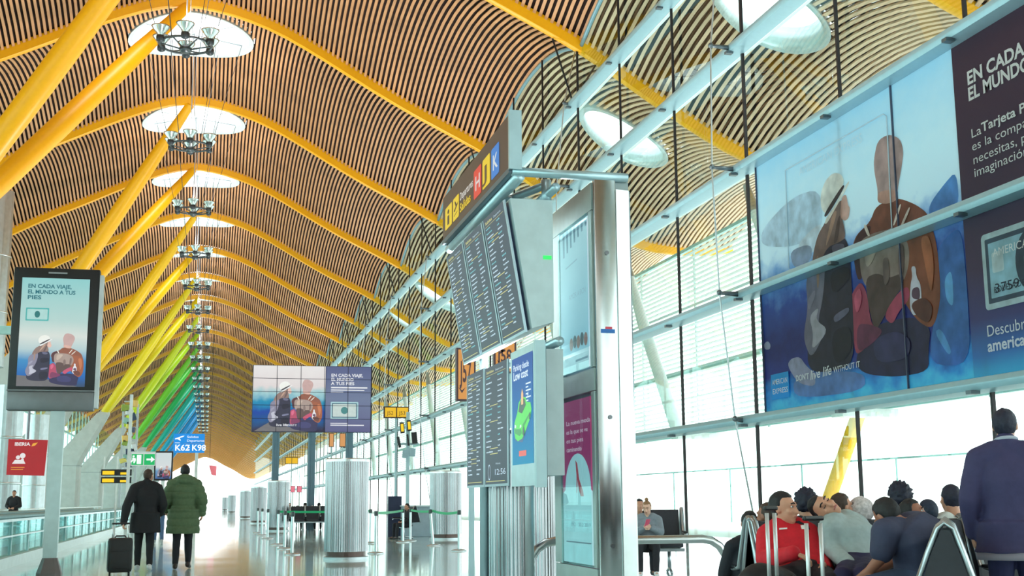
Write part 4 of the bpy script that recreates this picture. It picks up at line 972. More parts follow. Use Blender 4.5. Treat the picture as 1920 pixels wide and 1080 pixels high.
XLb = 3.18
def lob(y0, y1, z0, z1): return lambda u, v, k: V((XLb-.0016*k, y0+(y1-y0)*u, z0+(z1-z0)*v))
board('flight_board', 'left one of the two lower upright flight boards', lob(15.42, 14.48, 1.36, 2.74), 22, 1)
board('flight_board', 'lower upright flight board with the clock, beside the blue advertisement', lob(14.38, 13.26, 1.36, 2.72), 15, 1, '12:56')
# blue advertisement beside them
root = thing('parking_advertisement', 'upright blue lit advertisement with a green car beside the lower flight boards', 'advertisement', (XLb, 12.55, 1.32)); ro = V(root.location)
y0, y1, z0, z1 = 13.08, 12.05, 1.32, 2.72
m = MB(); m.b2(V((XLb, y1, z0))-ro, V((XLb+.09, y0, z1+.04))-ro); m.build('light_box', mat('box_alu', (190, 212, 220), .3, .6), root)
m = MB(); m.b2(V((XLb-.01, y1-.06, z0-.02))-ro, V((XLb+.1, y1, z1+.05))-ro); m.build('edge_profile', alu, root)
MA = lambda u, v, k: V((XLb-.002-.0015*k, y0+(y1-y0)*u, z0+(z1-z0)*v))-ro
m = MB(); m.quad(MA(.07, .16, 1), MA(.93, .16, 1), MA(.93, .97, 1), MA(.07, .97, 1)); pp = m.build('lit_poster', ramp_mat('poster_blue', [(0, (20, 170, 220)), (.35, (24, 140, 214)), (1, (34, 90, 190))], 'Z', SCR*.7, 0, 3, .05), root, False, False)
t = MB(); t.text('Parking desde', MA(.14, .87, 3), UXL, up, .07, .66, .01); t.text('Low cost', MA(.14, .8, 3), UXL, up, .09, .62, .02)
for k in range(6): t.add([MA(.66, .74-k*.025, 3), MA(.66+(.1 if k % 2 else .2), .74-k*.025, 3), MA(.66+(.1 if k % 2 else .2), .75-k*.025, 3), MA(.66, .75-k*.025, 3)], [(0, 1, 2, 3)])
t.text('4', MA(.72, .64, 3), UXL, up, .07, .04); t.build('lettering', mat('poster_white', (220, 236, 250), .4, 0, .01, 2, 0, .5), pp)
car = MB(); cmt = [sm('car_green', (70, 220, 60)), sm('car_dark', (24, 60, 50)), sm('car_shade', (30, 150, 60)), sm('driver', (240, 180, 120)), sm('logo_red', (236, 70, 60)), sm('shadow_blue', (30, 60, 130)), sm('headlight', (235, 245, 240))]
def cp(i, l, k): car.cur = i; car.poly([MA(u, v, k) for u, v in l])
cp(5, [(.2, .34), (.5, .32), (.72, .42), (.6, .45), (.25, .4)], 2); cp(0, [(.16, .41), (.2, .36), (.32, .335), (.5, .35), (.66, .41), (.84, .49), (.88, .55), (.84, .6), (.7, .61), (.66, .645), (.5, .66), (.36, .62), (.3, .55), (.18, .48)], 3); cp(1, [(.35, .555), (.5, .535), (.66, .59), (.62, .635), (.5, .65), (.4, .61)], 4); cp(2, [(.19, .4), (.4, .37), (.5, .39), (.46, .42), (.2, .43)], 4); cp(6, [(.19, .44), (.25, .435), (.26, .455), (.2, .465)], 5); cp(6, [(.41, .43), (.48, .435), (.47, .455), (.42, .45)], 5); cp(2, [(.52, .42), (.84, .52), (.84, .535), (.52, .45)], 4); cp(1, [(.52, .38), (.57, .365), (.61, .4), (.58, .44), (.53, .42)], 5); cp(1, [(.78, .48), (.83, .475), (.86, .51), (.83, .53), (.79, .51)], 5)
cp(3, [(.48, .6), (.56, .6), (.57, .68), (.52, .72), (.48, .68)], 5); cp(4, [(.36, .22), (.66, .22), (.66, .26), (.36, .26)], 3); car.build('printed_car', cmt, pp)
m = MB(); m.b2((3.32-XLb, 12.12-12.55, 1.42-1.32), (3.5-XLb, 13.0-12.55, 2.7-1.32)); m.build('rear_cabinet', mat('cabinet_pale', (176, 192, 196), .45, .3), root)

# ------------------------------------------------------------------ tall steel totem with two posters
TX0, TX1, TY0, TY1, TZ = 3.82, 4.24, 12.0, 13.58, 4.5
root = thing('poster_totem', 'tall brushed steel totem with two tall posters behind glass on its side', 'poster totem', ((TX0+TX1)/2, (TY0+TY1)/2, 0)); ro = V(root.location)
def TB(a, b): m = MB(); m.b2(V(a)-ro, V(b)-ro); return m
TB((TX0+.05, TY0+.05, 0), (TX1-.02, TY1, TZ-.02)).build('core', mat('totem_core', (150, 162, 164), .4, .5), root)
m = MB(); m.rbox(V(((TX0+TX0+.24)/2, TY0+.02, TZ/2))-ro, (.24, .05, TZ), .012); m.build('front_plate', mat('mirror_steel', (200, 206, 208), .18, 1, .05, 2), root, 30)
m = MB(); m.ring([[V((TX0+.24, TY0-.02, z)), V((TX1-.03, TY0+.01, z)), V((TX1, TY0+.06, z)), V((TX1, TY0+.12, z)), V((TX0+.24, TY0+.1, z))] for z in (0, TZ-.12)]); 
for q in range(len(m.v)): m.v[q] = tuple(V(m.v[q])-ro)
m.build('corner_plate', mat('bright_steel', (226, 232, 232), .3, .8), root, 30)
gy = mat('totem_grey_green', (166, 180, 178), .35, .4)
def side(y0, y1, z0, z1, nm, mt, d=.0): TB((TX0-.012-d, y1, z0), (TX0+.05, y0, z1)).build(nm, mt, root)
ZP = [(0, .5, 'lower_panel'), (2.27, 2.52, 'middle_panel'), (4.16, TZ-.03, 'head_panel')]
for a, b, nm in ZP: side(TY1, TY0+.06, a+.01, b-.01, nm, gy)
for a, b in ((.5, 2.27), (2.52, 4.16)):
    side(TY1, TY1-.3, a, b, 'side_stile', gy, .004); side(TY0+.16, TY0+.06, a, b, 'side_stile', gy, .004)
py0, py1 = TY1-.3, TY0+.16
MT = lambda z0, z1: (lambda u, v, k: V((TX0-.004-.0012*k, py0+(py1-py0)*u, z0+(z1-z0)*v))-ro)
P1, P2 = MT(2.54, 4.14), MT(.52, 2.25)
m = MB(); m.quad(P1(0, 0, 0), P1(1, 0, 0), P1(1, 1, 0), P1(0, 1, 0)); u1 = m.build('upper_poster', ramp_mat('poster_pale', [(0, (150, 200, 222)), (.3, (176, 210, 226)), (1, (198, 214, 222))], 'Z', .42, 0, 3, .05), root, False, False)
pic = MB(); pm_ = [sm('stripe', (90, 110, 134)), sm('grey_txt', (130, 150, 166)), sm('faces', (150, 90, 80)), sm('faceb', (70, 60, 70)), sm('poster_white2', (206, 226, 234))]
for k in range(7): pic.cur = 0; u = .12+k*.125; pic.poly([P1(u, .82+.02*k, 2), P1(u+.05, .82+.02*k, 2), P1(u+.02+.04, 1.0, 2), P1(u-.02, 1.0, 2)])
pic.cur = 1; pic.text('AMOR A BCN', P1(.3, .5, 2), UXL, up, .06, .62); pic.add([P1(.2, .73, 2), P1(.6, .75, 2), P1(.6, .76, 2), P1(.2, .74, 2)], [(0, 1, 2, 3)])
for k in range(5): pic.cur = 2+k % 2; pic.poly([P1(.36+.12*k+.06*math.cos(q), .19+.045*math.sin(q)+.01*(k % 2), 2+k*.2) for q in [2*PI*j/12 for j in range(12)]])
pic.cur = 4; pic.poly([P1(0, 0, 1), P1(1, 0, 1), P1(1, .13, 1), P1(0, .13, 1)]); pic.cur = 1; pic.add([P1(.5, .06, 3), P1(.9, .06, 3), P1(.9, .075, 3), P1(.5, .075, 3)], [(0, 1, 2, 3)]); pic.build('printed_picture', pm_, u1)
m = MB(); m.quad(P2(0, 0, 0), P2(1, 0, 0), P2(1, .99, 0), P2(0, .99, 0)); u2 = m.build('lower_poster', ramp_mat('poster_plum', [(0, (176, 70, 124)), (1, (168, 48, 108))], 'Z', .36, 0, 2, .05), root, False, False)
pic = MB(); pm_ = [sm('poster_ice', (176, 216, 222)), sm('shoe_red', (170, 40, 64)), sm('poster_pink', (236, 214, 226)), sm('poster_small', (96, 110, 126))]
arc = [(0, 0), (1, 0), (1, .42)]+[(.5+.42*math.cos(q), .44+.22*math.sin(q)) for q in [PI*k/16 for k in range(17)]]+[(0, .42)]
pic.cur = 0; pic.poly([P2(u, v, 1) for u, v in arc])
pic.cur = 1; pic.poly([P2(u, v, 3) for u, v in ((.44, .62), (.5, .6), (.56, .5), (.66, .44), (.7, .4), (.6, .4), (.54, .44), (.5, .5), (.48, .42), (.46, .42), (.47, .52))])
pic.cur = 2
for k, s_ in enumerate(('La nueva moda', 'es la que se ve', 'en tus pies', 'caminando')): pic.text(s_, P2(.14, .84-.055*k, 2), UXL, up, .05, (.78, .7, .55, .5)[k]*(py0-py1))
pic.cur = 3; pic.text('19.2 / 30.2 2019', P2(.25, .22, 3), UXL, up, .04, .7); pic.add([P2(.1, .12, 3), P2(.9, .12, 3), P2(.9, .128, 3), P2(.1, .128, 3)], [(0, 1, 2, 3)]); pic.build('printed_picture', pm_, u2)
for a, b in ((.5, 2.27), (2.52, 4.16)):
    m = MB(); m.quad(*[V((TX0-.03, y, z))-ro for y, z in ((py0, a), (py1, a), (py1, b), (py0, b))]); m.build('poster_glass', glass_clear, root, False, False)
for z in (.72, 2.0, 3.7):
    m = MB(); p = V((TX0+.13, TY0-.006, z))-ro; m.tube([p, p+V((0, -.012, 0))], .022, 12); m.build('lock', mat('lock_dark', (110, 112, 116), .3, .8), root, 30)
TB((TX0+.05, TY0-.012, 2.86), (TX0+.2, TY0-.004, 2.9)).build('blue_label', mat('label_blue', (30, 110, 190), .4), root)
TB((TX0+.1, TY0-.012, 2.9), (TX0+.17, TY0-.004, 2.925)).build('red_label', mat('label_red', (220, 70, 90), .4), root)

# ------------------------------------------------------------------ tubular bumper rail
YR, ZR = 14.0, .71
m = MB(); xl, xr = at(993, 1030, Y=YR).x, at(1362, 1015, Y=YR).x
def bend(x, s): return [(x, YR, 0), (x, YR, ZR-.3)]+[(x+s*.3*(1-math.cos(a)), YR, ZR-.3+.3*math.sin(a)) for a in (.4, .8, 1.2, 1.57)]
ph = bend(xl, 1)+bend(xr, -1)[::-1]; root = thing('bumper_rail', 'thick brushed steel tubular rail passing behind the totem', 'rail', ((xl+xr)/2, YR, 0))
m.tube([V(p)-V(root.location) for p in ph], .05, 14); m.build('tube', mat('rail_steel', (190, 192, 192), .25, 1), root, True)
for x in (xl, xr):
    m = MB(); m.lathe(V((x, YR, 0))-V(root.location), [(.1, 0), (.1, .02), (.06, .03)], 18); m.build('floor_flange', steel2, root, 30)

# ------------------------------------------------------------------ gate desk, far seats
a = at(708, 1000, Z=0); root = thing('gate_desk', 'grey gate counter with a dark navy back panel right of the big tower', 'counter', (a.x, 42, 0))
m = MB(); m.b2((-.3, .3, 0), (.15, .5, 1.35)); m.build('back_panel', mat('panel_navy', (36, 44, 74), .5), root)
m = MB(); m.rbox((.62, .1, .5), (1.0, .6, 1.0), .03); m.build('counter_body', mat('counter_grey', (150, 166, 178), .5), root, 30)
m = MB(); m.rbox((.62, .08, 1.02), (1.06, .7, .05), .015); m.build('counter_top', mat('counter_top', (206, 216, 220), .4), root, 30)

# ------------------------------------------------------------------ beam seating
pad = mat('seat_pad_black', (36, 38, 48), .55, 0, .1, 20, .05); fra = mat('seat_frame_silver', (176, 184, 190), .28, .85)
def bench(label, loc, rz, n, w=.6, group='beam seats', frames=True):
    root = thing('beam_seat', label, 'bench', loc, rz, group)
    for i in range(n):
        x = (i-(n-1)/2)*w
        m = MB(); m.rbox((x, .02, .43), (w-.08, .46, .07), .03, Matrix.Rotation(.08, 3, 'X')); m.build('seat', pad, root, 40)
        m = MB(); rows = []
        for y, z in ((-.13, .44), (-.17, .6), (-.2, .78), (-.235, .96), (-.25, 1.0)):
            rows.append([V((x-w/2+.05, y, z)), V((x+w/2-.05, y, z)), V((x+w/2-.05, y-.05, z+.01)), V((x-w/2+.05, y-.05, z+.01))])
        m.ring(rows); m.build('backrest', pad, root, 40)
    for i in range(n+1):
        x = (i-n/2)*w
        m = MB(); m.tube([(x, .24, .6), (x, .2, .64), (x, .0, .64), (x, -.08, .66), (x, -.16, .86), (x, -.22, 1.0), (x, -.26, 1.035), (x, -.31, 1.0), (x, -.36, .84), (x, -.46, .5)], .03, 8, True, .55, (1, 0, 0)); m.build('side_frame', fra, root, True)
        m = MB(); m.rbox((x, .1, .655), (.06, .3, .03), .012); m.build('armrest', dark, root)
        m = MB(); m.prism([(x-.012, -.1, .64), (x-.012, -.18, .86), (x-.012, -.24, .99), (x-.012, -.29, .99), (x-.012, -.34, .84), (x-.012, -.43, .52), (x-.012, -.1, .5)], (.024, 0, 0)); m.build('side_panel', pad, root)
    m = MB(); m.b2((-n*w/2, -.06, .34), (n*w/2, .04, .39)); m.build('beam', fra, root)
    for sx in (-1, 1):
        m = MB(); x = sx*(n*w/2-.25); m.tube([(x, 0, .36), (x, 0, .08)], .03, 8); m.tube([(x, .3, .02), (x, 0, .08), (x, -.32, .02)], .025, 8); m.build('leg', fra, root, True)
    return root
pA = at(1420, 972, D=9.2)
bench('row of black padded seats with silver frames where the man in red sits', (pA.x+1.5, pA.y-.17, 0), PI, 5)
bench('row of black padded seats backing onto the row of the man in red', (pA.x+1.5, pA.y+.42, 0), 0, 5)
pC = at(1770, 983, D=7)
bC = V((math.sin(.576), math.cos(.576), 0)); pC = pC+bC*.6+V((-bC.y, bC.x, 0))*.26
bench('black padded seats with silver frames carrying the bent man, in front of the standing man', (pC.x, pC.y, 0), PI/2-.576, 2)
bench('black padded seat beside the totem where the child with the bun sits', (7.0, 19.45, 0), PI-.25, 2)
bench('far row of black seats behind the straight green belt, front row', (4.55, 52, 0), PI, 4)
bench('far row of black seats behind the straight green belt, rear row', (4.9, 53.2, 0), 0, 4)
bench('far short bench carrying the seated person in black', (6.15, 40, 0), PI/2+.3, 1)

# ------------------------------------------------------------------ people
TS = bpy.data.scenes.new('work'); TV = TS.view_layers[0]
def remesh(mb, vox, it=4):
    o = mb.build('tmp', white); md = o.modifiers.new('r', 'REMESH'); md.mode = 'VOXEL'; md.voxel_size = vox
    sm_ = o.modifiers.new('s', 'SMOOTH'); sm_.iterations = it; sm_.factor = .5
    C.objects.unlink(o); TS.collection.objects.link(o); TV.update(); me = bpy.data.meshes.new_from_object(o.evaluated_get(TV.depsgraph))
    old = o.data; bpy.data.objects.remove(o); bpy.data.meshes.remove(old)
    return me
def link(me, name, m, root):
    me.name = name; me.materials.clear(); me.materials.append(m); me.polygons.foreach_set('use_smooth', [True]*len(me.polygons))
    o = bpy.data.objects.new(name, me); C.objects.link(o); o.parent = root; return o
def loft(mb, pts, sv, dims, n=20):
    rings = []; sv = V(sv).normalized()
    for i, p in enumerate(pts):
        t = (V(pts[min(i+1, len(pts)-1)])-V(pts[max(i-1, 0)])).normalized(); s = (sv-t*sv.dot(t)).normalized(); f = t.cross(s)
        a, b = dims[i]; rings.append([V(p)+s*a*math.copysign(abs(math.cos(q))**.85, math.cos(q))+f*b*math.copysign(abs(math.sin(q))**.85, math.sin(q)) for q in [2*PI*k/n for k in range(n)]])
    mb.ring(rings)
def hand(mb, wr, d, nrm, side, s=1., curl=.5):
    d, nrm = V(d).normalized(), V(nrm); nrm = (nrm-d*nrm.dot(d)).normalized(); sd_ = d.cross(nrm)*side
    k = wr+d*.085*s
    for q in (-.026, 0, .026): mb.cap(wr+sd_*q*.6*s, k+sd_*q*s, .018*s, .016*s, 8)
    for q, L in ((-.033, .058), (-.011, .074), (.011, .078), (.033, .07)):
        a = k+sd_*q*s; d1 = (d*math.cos(curl*.7)+nrm*math.sin(curl*.7)); b = a+d1*L*.5*s; d2 = d*math.cos(curl*1.9)+nrm*math.sin(curl*1.9); c = b+d2*L*.5*s
        mb.cap(a, b, .0105*s, .0098*s, 7); mb.cap(b, c, .0098*s, .0085*s, 7)
    a = wr+d*.02*s+sd_*.022*s; b = a+(d*.7+sd_*.7+nrm*.2).normalized()*.045*s; c = b+(d*.95+sd_*.15+nrm*.35).normalized()*.035*s
    mb.cap(a, b, .014*s, .011*s, 7); mb.cap(b, c, .011*s, .009*s, 7)
HC = {'black': (26, 24, 28), 'brown': (64, 46, 38), 'navy': (30, 32, 52), 'light': (150, 112, 80), 'pale': (206, 196, 190)}
def person(label, loc, rz, J, st, vox=.009, s=1.0, group=None):
    root = thing('person', label, 'person', loc, rz, group); root.scale = (s, s, s)
    J = {k: V(v) for k, v in J.items()}
    sv = (J['sr']-J['sl']).normalized(); hs = (J['hr']-J['hl']).normalized()
    hf, hu = J['hf'].normalized(), J['hu']; hu = (hu-hf*hu.dot(hf)).normalized(); hr = hf.cross(hu)
    HM = Matrix((hr, hf, hu)).transposed(); hc = J['head']; H_ = lambda x, y, z: hc+HM @ V((x, y, z))
    skin = mat('skin_'+st.get('skin', 'tan'), {'tan': (206, 150, 124), 'brown': (160, 104, 82), 'pale': (226, 178, 156)}[st.get('skin', 'tan')], .5, 0, .05, 8)
    b = MB()
    pel, ch, nk = J['pel'], J['chest'], J['neck']; bul = st.get('bulk', 1.)
    def spine(ex, wd=1.):
        q = [pel+(pel-ch).normalized()*.1, pel, pel.lerp(ch, .5), ch, ch.lerp(nk, .6), nk]
        d = [(.15, .1), (.165, .115), (.15, .11), (.175, .125), (.15, .095), (.062, .06)]
        return q, [(a*bul*wd+ex, c*bul*wd+ex) for a, c in d]
    q, d = spine(0); loft(b, q, sv, d)
    b.cap(nk-(nk-ch).normalized()*.06, H_(0, -.022, -.06), .062, .056)
    b.ball(H_(0, -.012, .022), (.074, .094, .094), HM, 20, 14); b.ball(H_(0, .022, -.035), (.06, .072, .08), HM, 18, 12); b.ball(H_(0, .062, -.088), (.032, .028, .024), HM)
    b.cap(H_(0, .088, .012), H_(0, .106, -.03), .011, .017, 8); b.ball(H_(0, .082, .03), (.05, .018, .014), HM); b.ball(H_(0, .085, -.062), (.027, .016, .014), HM)
    for e in (-1, 1):
        b.ball(H_(e*.076, -.008, -.005), (.011, .02, .032), HM); b.ball(H_(e*.036, .066, -.022), (.024, .022, .022), HM)
    for e, z in (('l', -1), ('r', 1)):
        b.cap(J['s'+e], J['e'+e], .052*bul, .042, 12); b.cap(J['e'+e], J['w'+e], .042, .028, 12)
        hd = J.get('d'+e, J['w'+e]-J['e'+e]); hn_ = J.get('n'+e, sv*-z); hand(b, J['w'+e], hd, hn_, J.get('ts'+e, V((1, 0, 0))).x*(-z), 1., st.get('curl', .6))
        b.cap(J['h'+e], J['k'+e], .085*bul, .058, 14); b.cap(J['k'+e], J['a'+e], .058, .038, 14); tip = J['t'+e]; b.cap(J['a'+e]+V((0, 0, -.045)), tip, .035, .03)
    link(remesh(b, vox), 'body', skin, root)
    # face
    if st.get('face'):
        ey = MB(); br = MB(); lp_ = MB(); iw = MB()
        for e in (-1, 1):
            if st['face'] == 'open': iw.ball(H_(e*.031, .081, .012), (.014, .008, .007), HM, 10, 8); ey.ball(H_(e*.031, .0865, .012), (.0068, .005, .0065), HM, 8, 6)
            else: ey.tube([H_(e*.018, .09, .008), H_(e*.031, .093, .004), H_(e*.045, .084, .008)], .0035, 6)
            br.tube([H_(e*.014, .098, .034), H_(e*.032, .098, .04), H_(e*.05, .084, .034)], .005, 6)
        lp_.tube([H_(-.024, .094, -.06), H_(0, .104, -.058), H_(.024, .094, -.06)], [.004, .0065, .004], 8)
        if iw.v: iw.build('eye_white', mat('eye_white', (225, 222, 220), .3), root, True)
        ey.build('eyes', mat('eye_dark', (40, 28, 26), .3), root, True); br.build('eyebrows', mat('hair_'+st.get('hair', 'black'), HC[st.get('hair', 'black')], .7), root, True); lp_.build('lips', mat('lip_rose', (176, 100, 96), .5), root, True)
    if st.get('band'):
        m = MB(); c_ = nk.lerp(H_(0, -.022, -.06), .66); ax = (H_(0, -.022, -.06)-nk).normalized(); e1 = (sv-ax*sv.dot(ax)).normalized(); e2 = ax.cross(e1); m.tube([c_+(e1*math.cos(q)+e2*math.sin(q))*.068 for q in [2*PI*k/20 for k in range(21)]], .013, 8); m.build('shirt_collar', mat('collar_%d_%d_%d' % st['band'], st['band'], .7), root, True)
    if st.get('hem'):
        m = MB(); dn = (pel-ch).normalized(); L = st['skirt']+.015; loft(m, [pel+dn*(L-.03), pel+dn*(L+.03)], sv, [(.222*bul+.02, .16+.02)]*2); m.build('shirt_hem', mat('hem_%d_%d_%d' % st['hem'], st['hem'], .8), root, True)
    # hair
    hs_ = st.get('style', 'short'); hb = MB(); amp = {'short': .003, 'curly': .013, 'bun': .003, 'long': .003, 'hood': .004, 'cap': .0}[hs_]
    R0 = {'short': (.081, .1, .103), 'curly': (.098, .112, .118), 'bun': (.08, .1, .102), 'long': (.088, .106, .106), 'hood': (.112, .125, .13), 'cap': (.083, .104, .104)}[hs_]
    hb.ball(V((0, 0, 0)), R0, None, 36, 26)
    for i, p in enumerate(hb.v):
        p = V(p); nn = p.normalized(); p += nn*amp*noise.noise(nn*(6 if hs_ == 'curly' else 3)+V((len(label), 0, 0)))*2
        line = .045 if hs_ != 'hood' else .02                       # hairline height at the front
        fr_ = min(1, max(0, (p.y-.02)/.03))*min(1, max(0, (line-p.z+.02)/.03))
        lo_ = min(1, max(0, (-.085-p.z)/.02)) if hs_ not in ('long', 'hood') else min(1, max(0, (-.1-p.z)/.02))
        sd2 = min(1, max(0, (p.y+.01)/.03))*min(1, max(0, (-.0-p.z)/.03)) if hs_ != 'hood' else 0
        k = 1-.45*max(fr_, lo_, sd2); hb.v[i] = tuple(H_(0, -.014, .022)+HM @ (p*k))
    if hs_ == 'bun': hb.ball(H_(0, -.03, .145), .036); hb.cap(H_(0, -.02, .11), H_(0, -.03, .13), .02, .02)
    if hs_ == 'long': hb.cap(H_(0, -.07, 0), H_(0, -.09, -.2), .075, .05)
    nm_ = {'hood': 'hood', 'cap': 'cap'}.get(hs_, 'hair')
    hc_ = st.get('hoodcol', HC[st.get('hair', 'black')]) if hs_ in ('hood', 'cap') else HC[st.get('hair', 'black')]
    hb.build(nm_, mat('hair_%d_%d_%d' % tuple(hc_), hc_, .65, 0, .25, 40, .3), root, True)
    # clothes
    t = MB(); ex = st.get('ex', .018); q, d = spine(ex, 1.0); d[-1] = (.07+ex*.4, .066+ex*.4); loft(t, q, sv, d)
    if st.get('collar'): t.cap(nk-(nk-ch).normalized()*.03, nk+(H_(0, -.03, -.06)-nk)*.55, .075, .072)
    if st.get('hoodback'): t.ball(nk.lerp(H_(0, -.03, -.1), .35)-(hf*.085), (.15, .09, .09))
    full = st.get('sleeve', 1.)
    for e in 'lr':
        a_, c_, g_ = J['s'+e], J['e'+e], J['w'+e]; ro_ = .06*bul+ex
        t.cap(nk.lerp(a_, .45), a_, .07+ex, ro_); 
        if full >= 1: t.cap(a_, c_, ro_, .05+ex*.9); t.cap(c_, c_.lerp(g_, .97), .05+ex*.9, .037+ex*.7)
        else: t.cap(a_, a_.lerp(c_, full), ro_, .055+ex)
    if st.get('skirt'):
        L = st['skirt']; dn = (pel-ch).normalized(); loft(t, [pel-dn*.05, pel+dn*.12, pel+dn*L], sv, [(.2*bul+ex, .14*bul+ex), (.21*bul+ex, .15+ex), (.23*bul+ex, .17+ex)])
    me = remesh(t, max(vox, .012), 6)
    pf = st.get('puff', 0); fo_ = st.get('fold', .006)
    dn = (nk-pel).normalized()
    NN = [v.normal.copy() for v in me.vertices]
    for v, nn in zip(me.vertices, NN):
        z = (v.co-pel).dot(dn)
        dsp = fo_*2*noise.noise(v.co*V((7, 7, 5))) + (pf*(abs(math.sin(z*PI/.115))**.45-.6) if pf else 0)
        v.co += nn*dsp
    tobj = link(me, st.get('tname', 'jacket'), mat('cloth_%d_%d_%d' % st['top'], st['top'], .8, 0, .08, 25, .15), root)
    t = MB()
    for e in 'lr':
        t.cap(J['h'+e]+(J['h'+e]-J['k'+e]).normalized()*.0, J['k'+e], .1*bul, .072); t.cap(J['k'+e], J['k'+e].lerp(J['a'+e], .97), .072, .054)
    t.cap(J['hl'], J['hr'], .115*bul, .115*bul); t.cap(pel, (J['hl']+J['hr'])/2, .12*bul, .12*bul)
    me = remesh(t, max(vox, .012), 5)
    NN = [v.normal.copy() for v in me.vertices]
    for v, nn in zip(me.vertices, NN): v.co += nn*.008*noise.noise(v.co*9)
    link(me, 'trousers', mat('cloth_%d_%d_%d' % st['leg'], st['leg'], .8, 0, .08, 25, .15), root)
    for e in 'lr':
        a_, tp = J['a'+e], J['t'+e]; dr = (tp-a_); dr.z = 0; dr = dr.normalized() if dr.length > .01 else V((0, 1, 0)); m = MB()
        zb = a_.z-.085; up_ = V((0, 0, 1)); fd = (tp-(a_+V((0, 0, -.06))));
        m.cap(a_+V((0, 0, -.04))-dr*.03, a_+V((0, 0, -.045)), .045, .045); m.cap(a_+V((0, 0, -.055))-dr*.035, tp+V((0, 0, -.005)), .04, .036); m.cap(a_+V((0, 0, .02)), a_+V((0, 0, -.05)), .045, .046)
        link(remesh(m, .012, 3), 'shoe', mat('shoe_%d_%d_%d' % st.get('shoe', (40, 36, 38)), st.get('shoe', (40, 36, 38)), .5), root)
    return root, tobj
def standJ(stride=.0, **k):
    J = dict(pel=(0, 0, .96), chest=(0, .0, 1.28), neck=(0, -.01, 1.49), head=(0, .035, 1.655), hf=(0, 1, 0), hu=(0, 0, 1),
             sl=(-.19, -.01, 1.43), sr=(.19, -.01, 1.43), el=(-.27, -.04, 1.16), er=(.27, -.04, 1.16), wl=(-.27, .05, .92), wr=(.27, .05, .92),
             hl=(-.085, 0, .93), hr=(.085, 0, .93), kl=(-.095, .03+stride*.35, .51), kr=(.095, .03-stride*.25, .51), al=(-.1, stride*.5-.02, .1), ar=(.1, -stride*.55-.02, .1+abs(stride)*.1),
             tl=(-.12, stride*.5+.13, .04), tr=(.12, -stride*.55+.13, .04))
    J.update(k); return J
def sitJ(**k):
    J = dict(pel=(0, -.02, .54), chest=(0, -.1, .83), neck=(0, -.08, 1.04), head=(0, -.02, 1.2), hf=(0, 1, 0), hu=(0, 0, 1),
             sl=(-.19, -.09, .98), sr=(.19, -.09, .98), el=(-.26, -.02, .72), er=(.26, -.02, .72), wl=(-.14, .2, .64), wr=(.14, .2, .64),
             hl=(-.09, .03, .52), hr=(.09, .03, .52), kl=(-.15, .44, .53), kr=(.15, .44, .53), al=(-.14, .46, .1), ar=(.14, .46, .1), tl=(-.16, .61, .04), tr=(.16, .61, .04))
    J.update(k); return J

# walkers on the left
p = at(268, 1071, Z=0)
W1, _ = person('man in a long black coat walking away and pulling a black suitcase', (p.x, p.y, 0), .06,
       standJ(.22, hf=(.55, .8, 0), head=(.03, .04, 1.65), wl=(-.36, -.14, .84), el=(-.32, -.14, 1.12), wr=(.26, .16, .98), dl=(-.05, -.15, -1), er=(.29, -.0, 1.14)),
       dict(top=(20, 20, 26), leg=(18, 18, 24), shoe=(206, 208, 210), skirt=.3, ex=.036, hair='brown', style='short', collar=1, tname='coat', curl=1.1, bulk=1.05, face='open'), .011)
p = at(340, 1067, Z=0)
person('man in a dark green hooded parka and black trousers walking away', (p.x, p.y, 0), -.03,
       standJ(-.2, hf=(-.15, 1, -.03), wr=(.31, .03, .94), er=(.31, -.05, 1.17), wl=(-.3, .14, 1.0), el=(-.3, -.03, 1.15)),
       dict(top=(84, 104, 74), leg=(24, 24, 34), shoe=(52, 38, 36), skirt=.36, ex=.048, puff=.02, fold=.005, hair='black', style='short', hoodback=1, collar=1, tname='parka', bulk=1.05), .011, 1.05)
p = at(296, 1019, Z=0)
person('woman in a dark jacket and blue jeans walking ahead of the two men', (p.x, p.y, 0), .1, standJ(.2, hf=(.3, 1, 0), wr=(.3, .2, 1.05), er=(.3, 0, 1.15)),
       dict(top=(34, 34, 44), leg=(86, 112, 150), shoe=(190, 196, 200), hair='brown', style='long', skirt=.1, ex=.03), .013, .97)
p = at(25, 960, Y=52)
person('person in dark clothes standing behind the walkway below the red sign', (p.x, p.y, 0), PI-.2, standJ(0, wl=(-.12, .24, 1.08), wr=(.12, .24, 1.08), el=(-.26, .02, 1.15), er=(.26, .02, 1.15)),
       dict(top=(30, 30, 36), leg=(30, 30, 38), hair='black', style='short', ex=.03, face='open'), .014, .96)
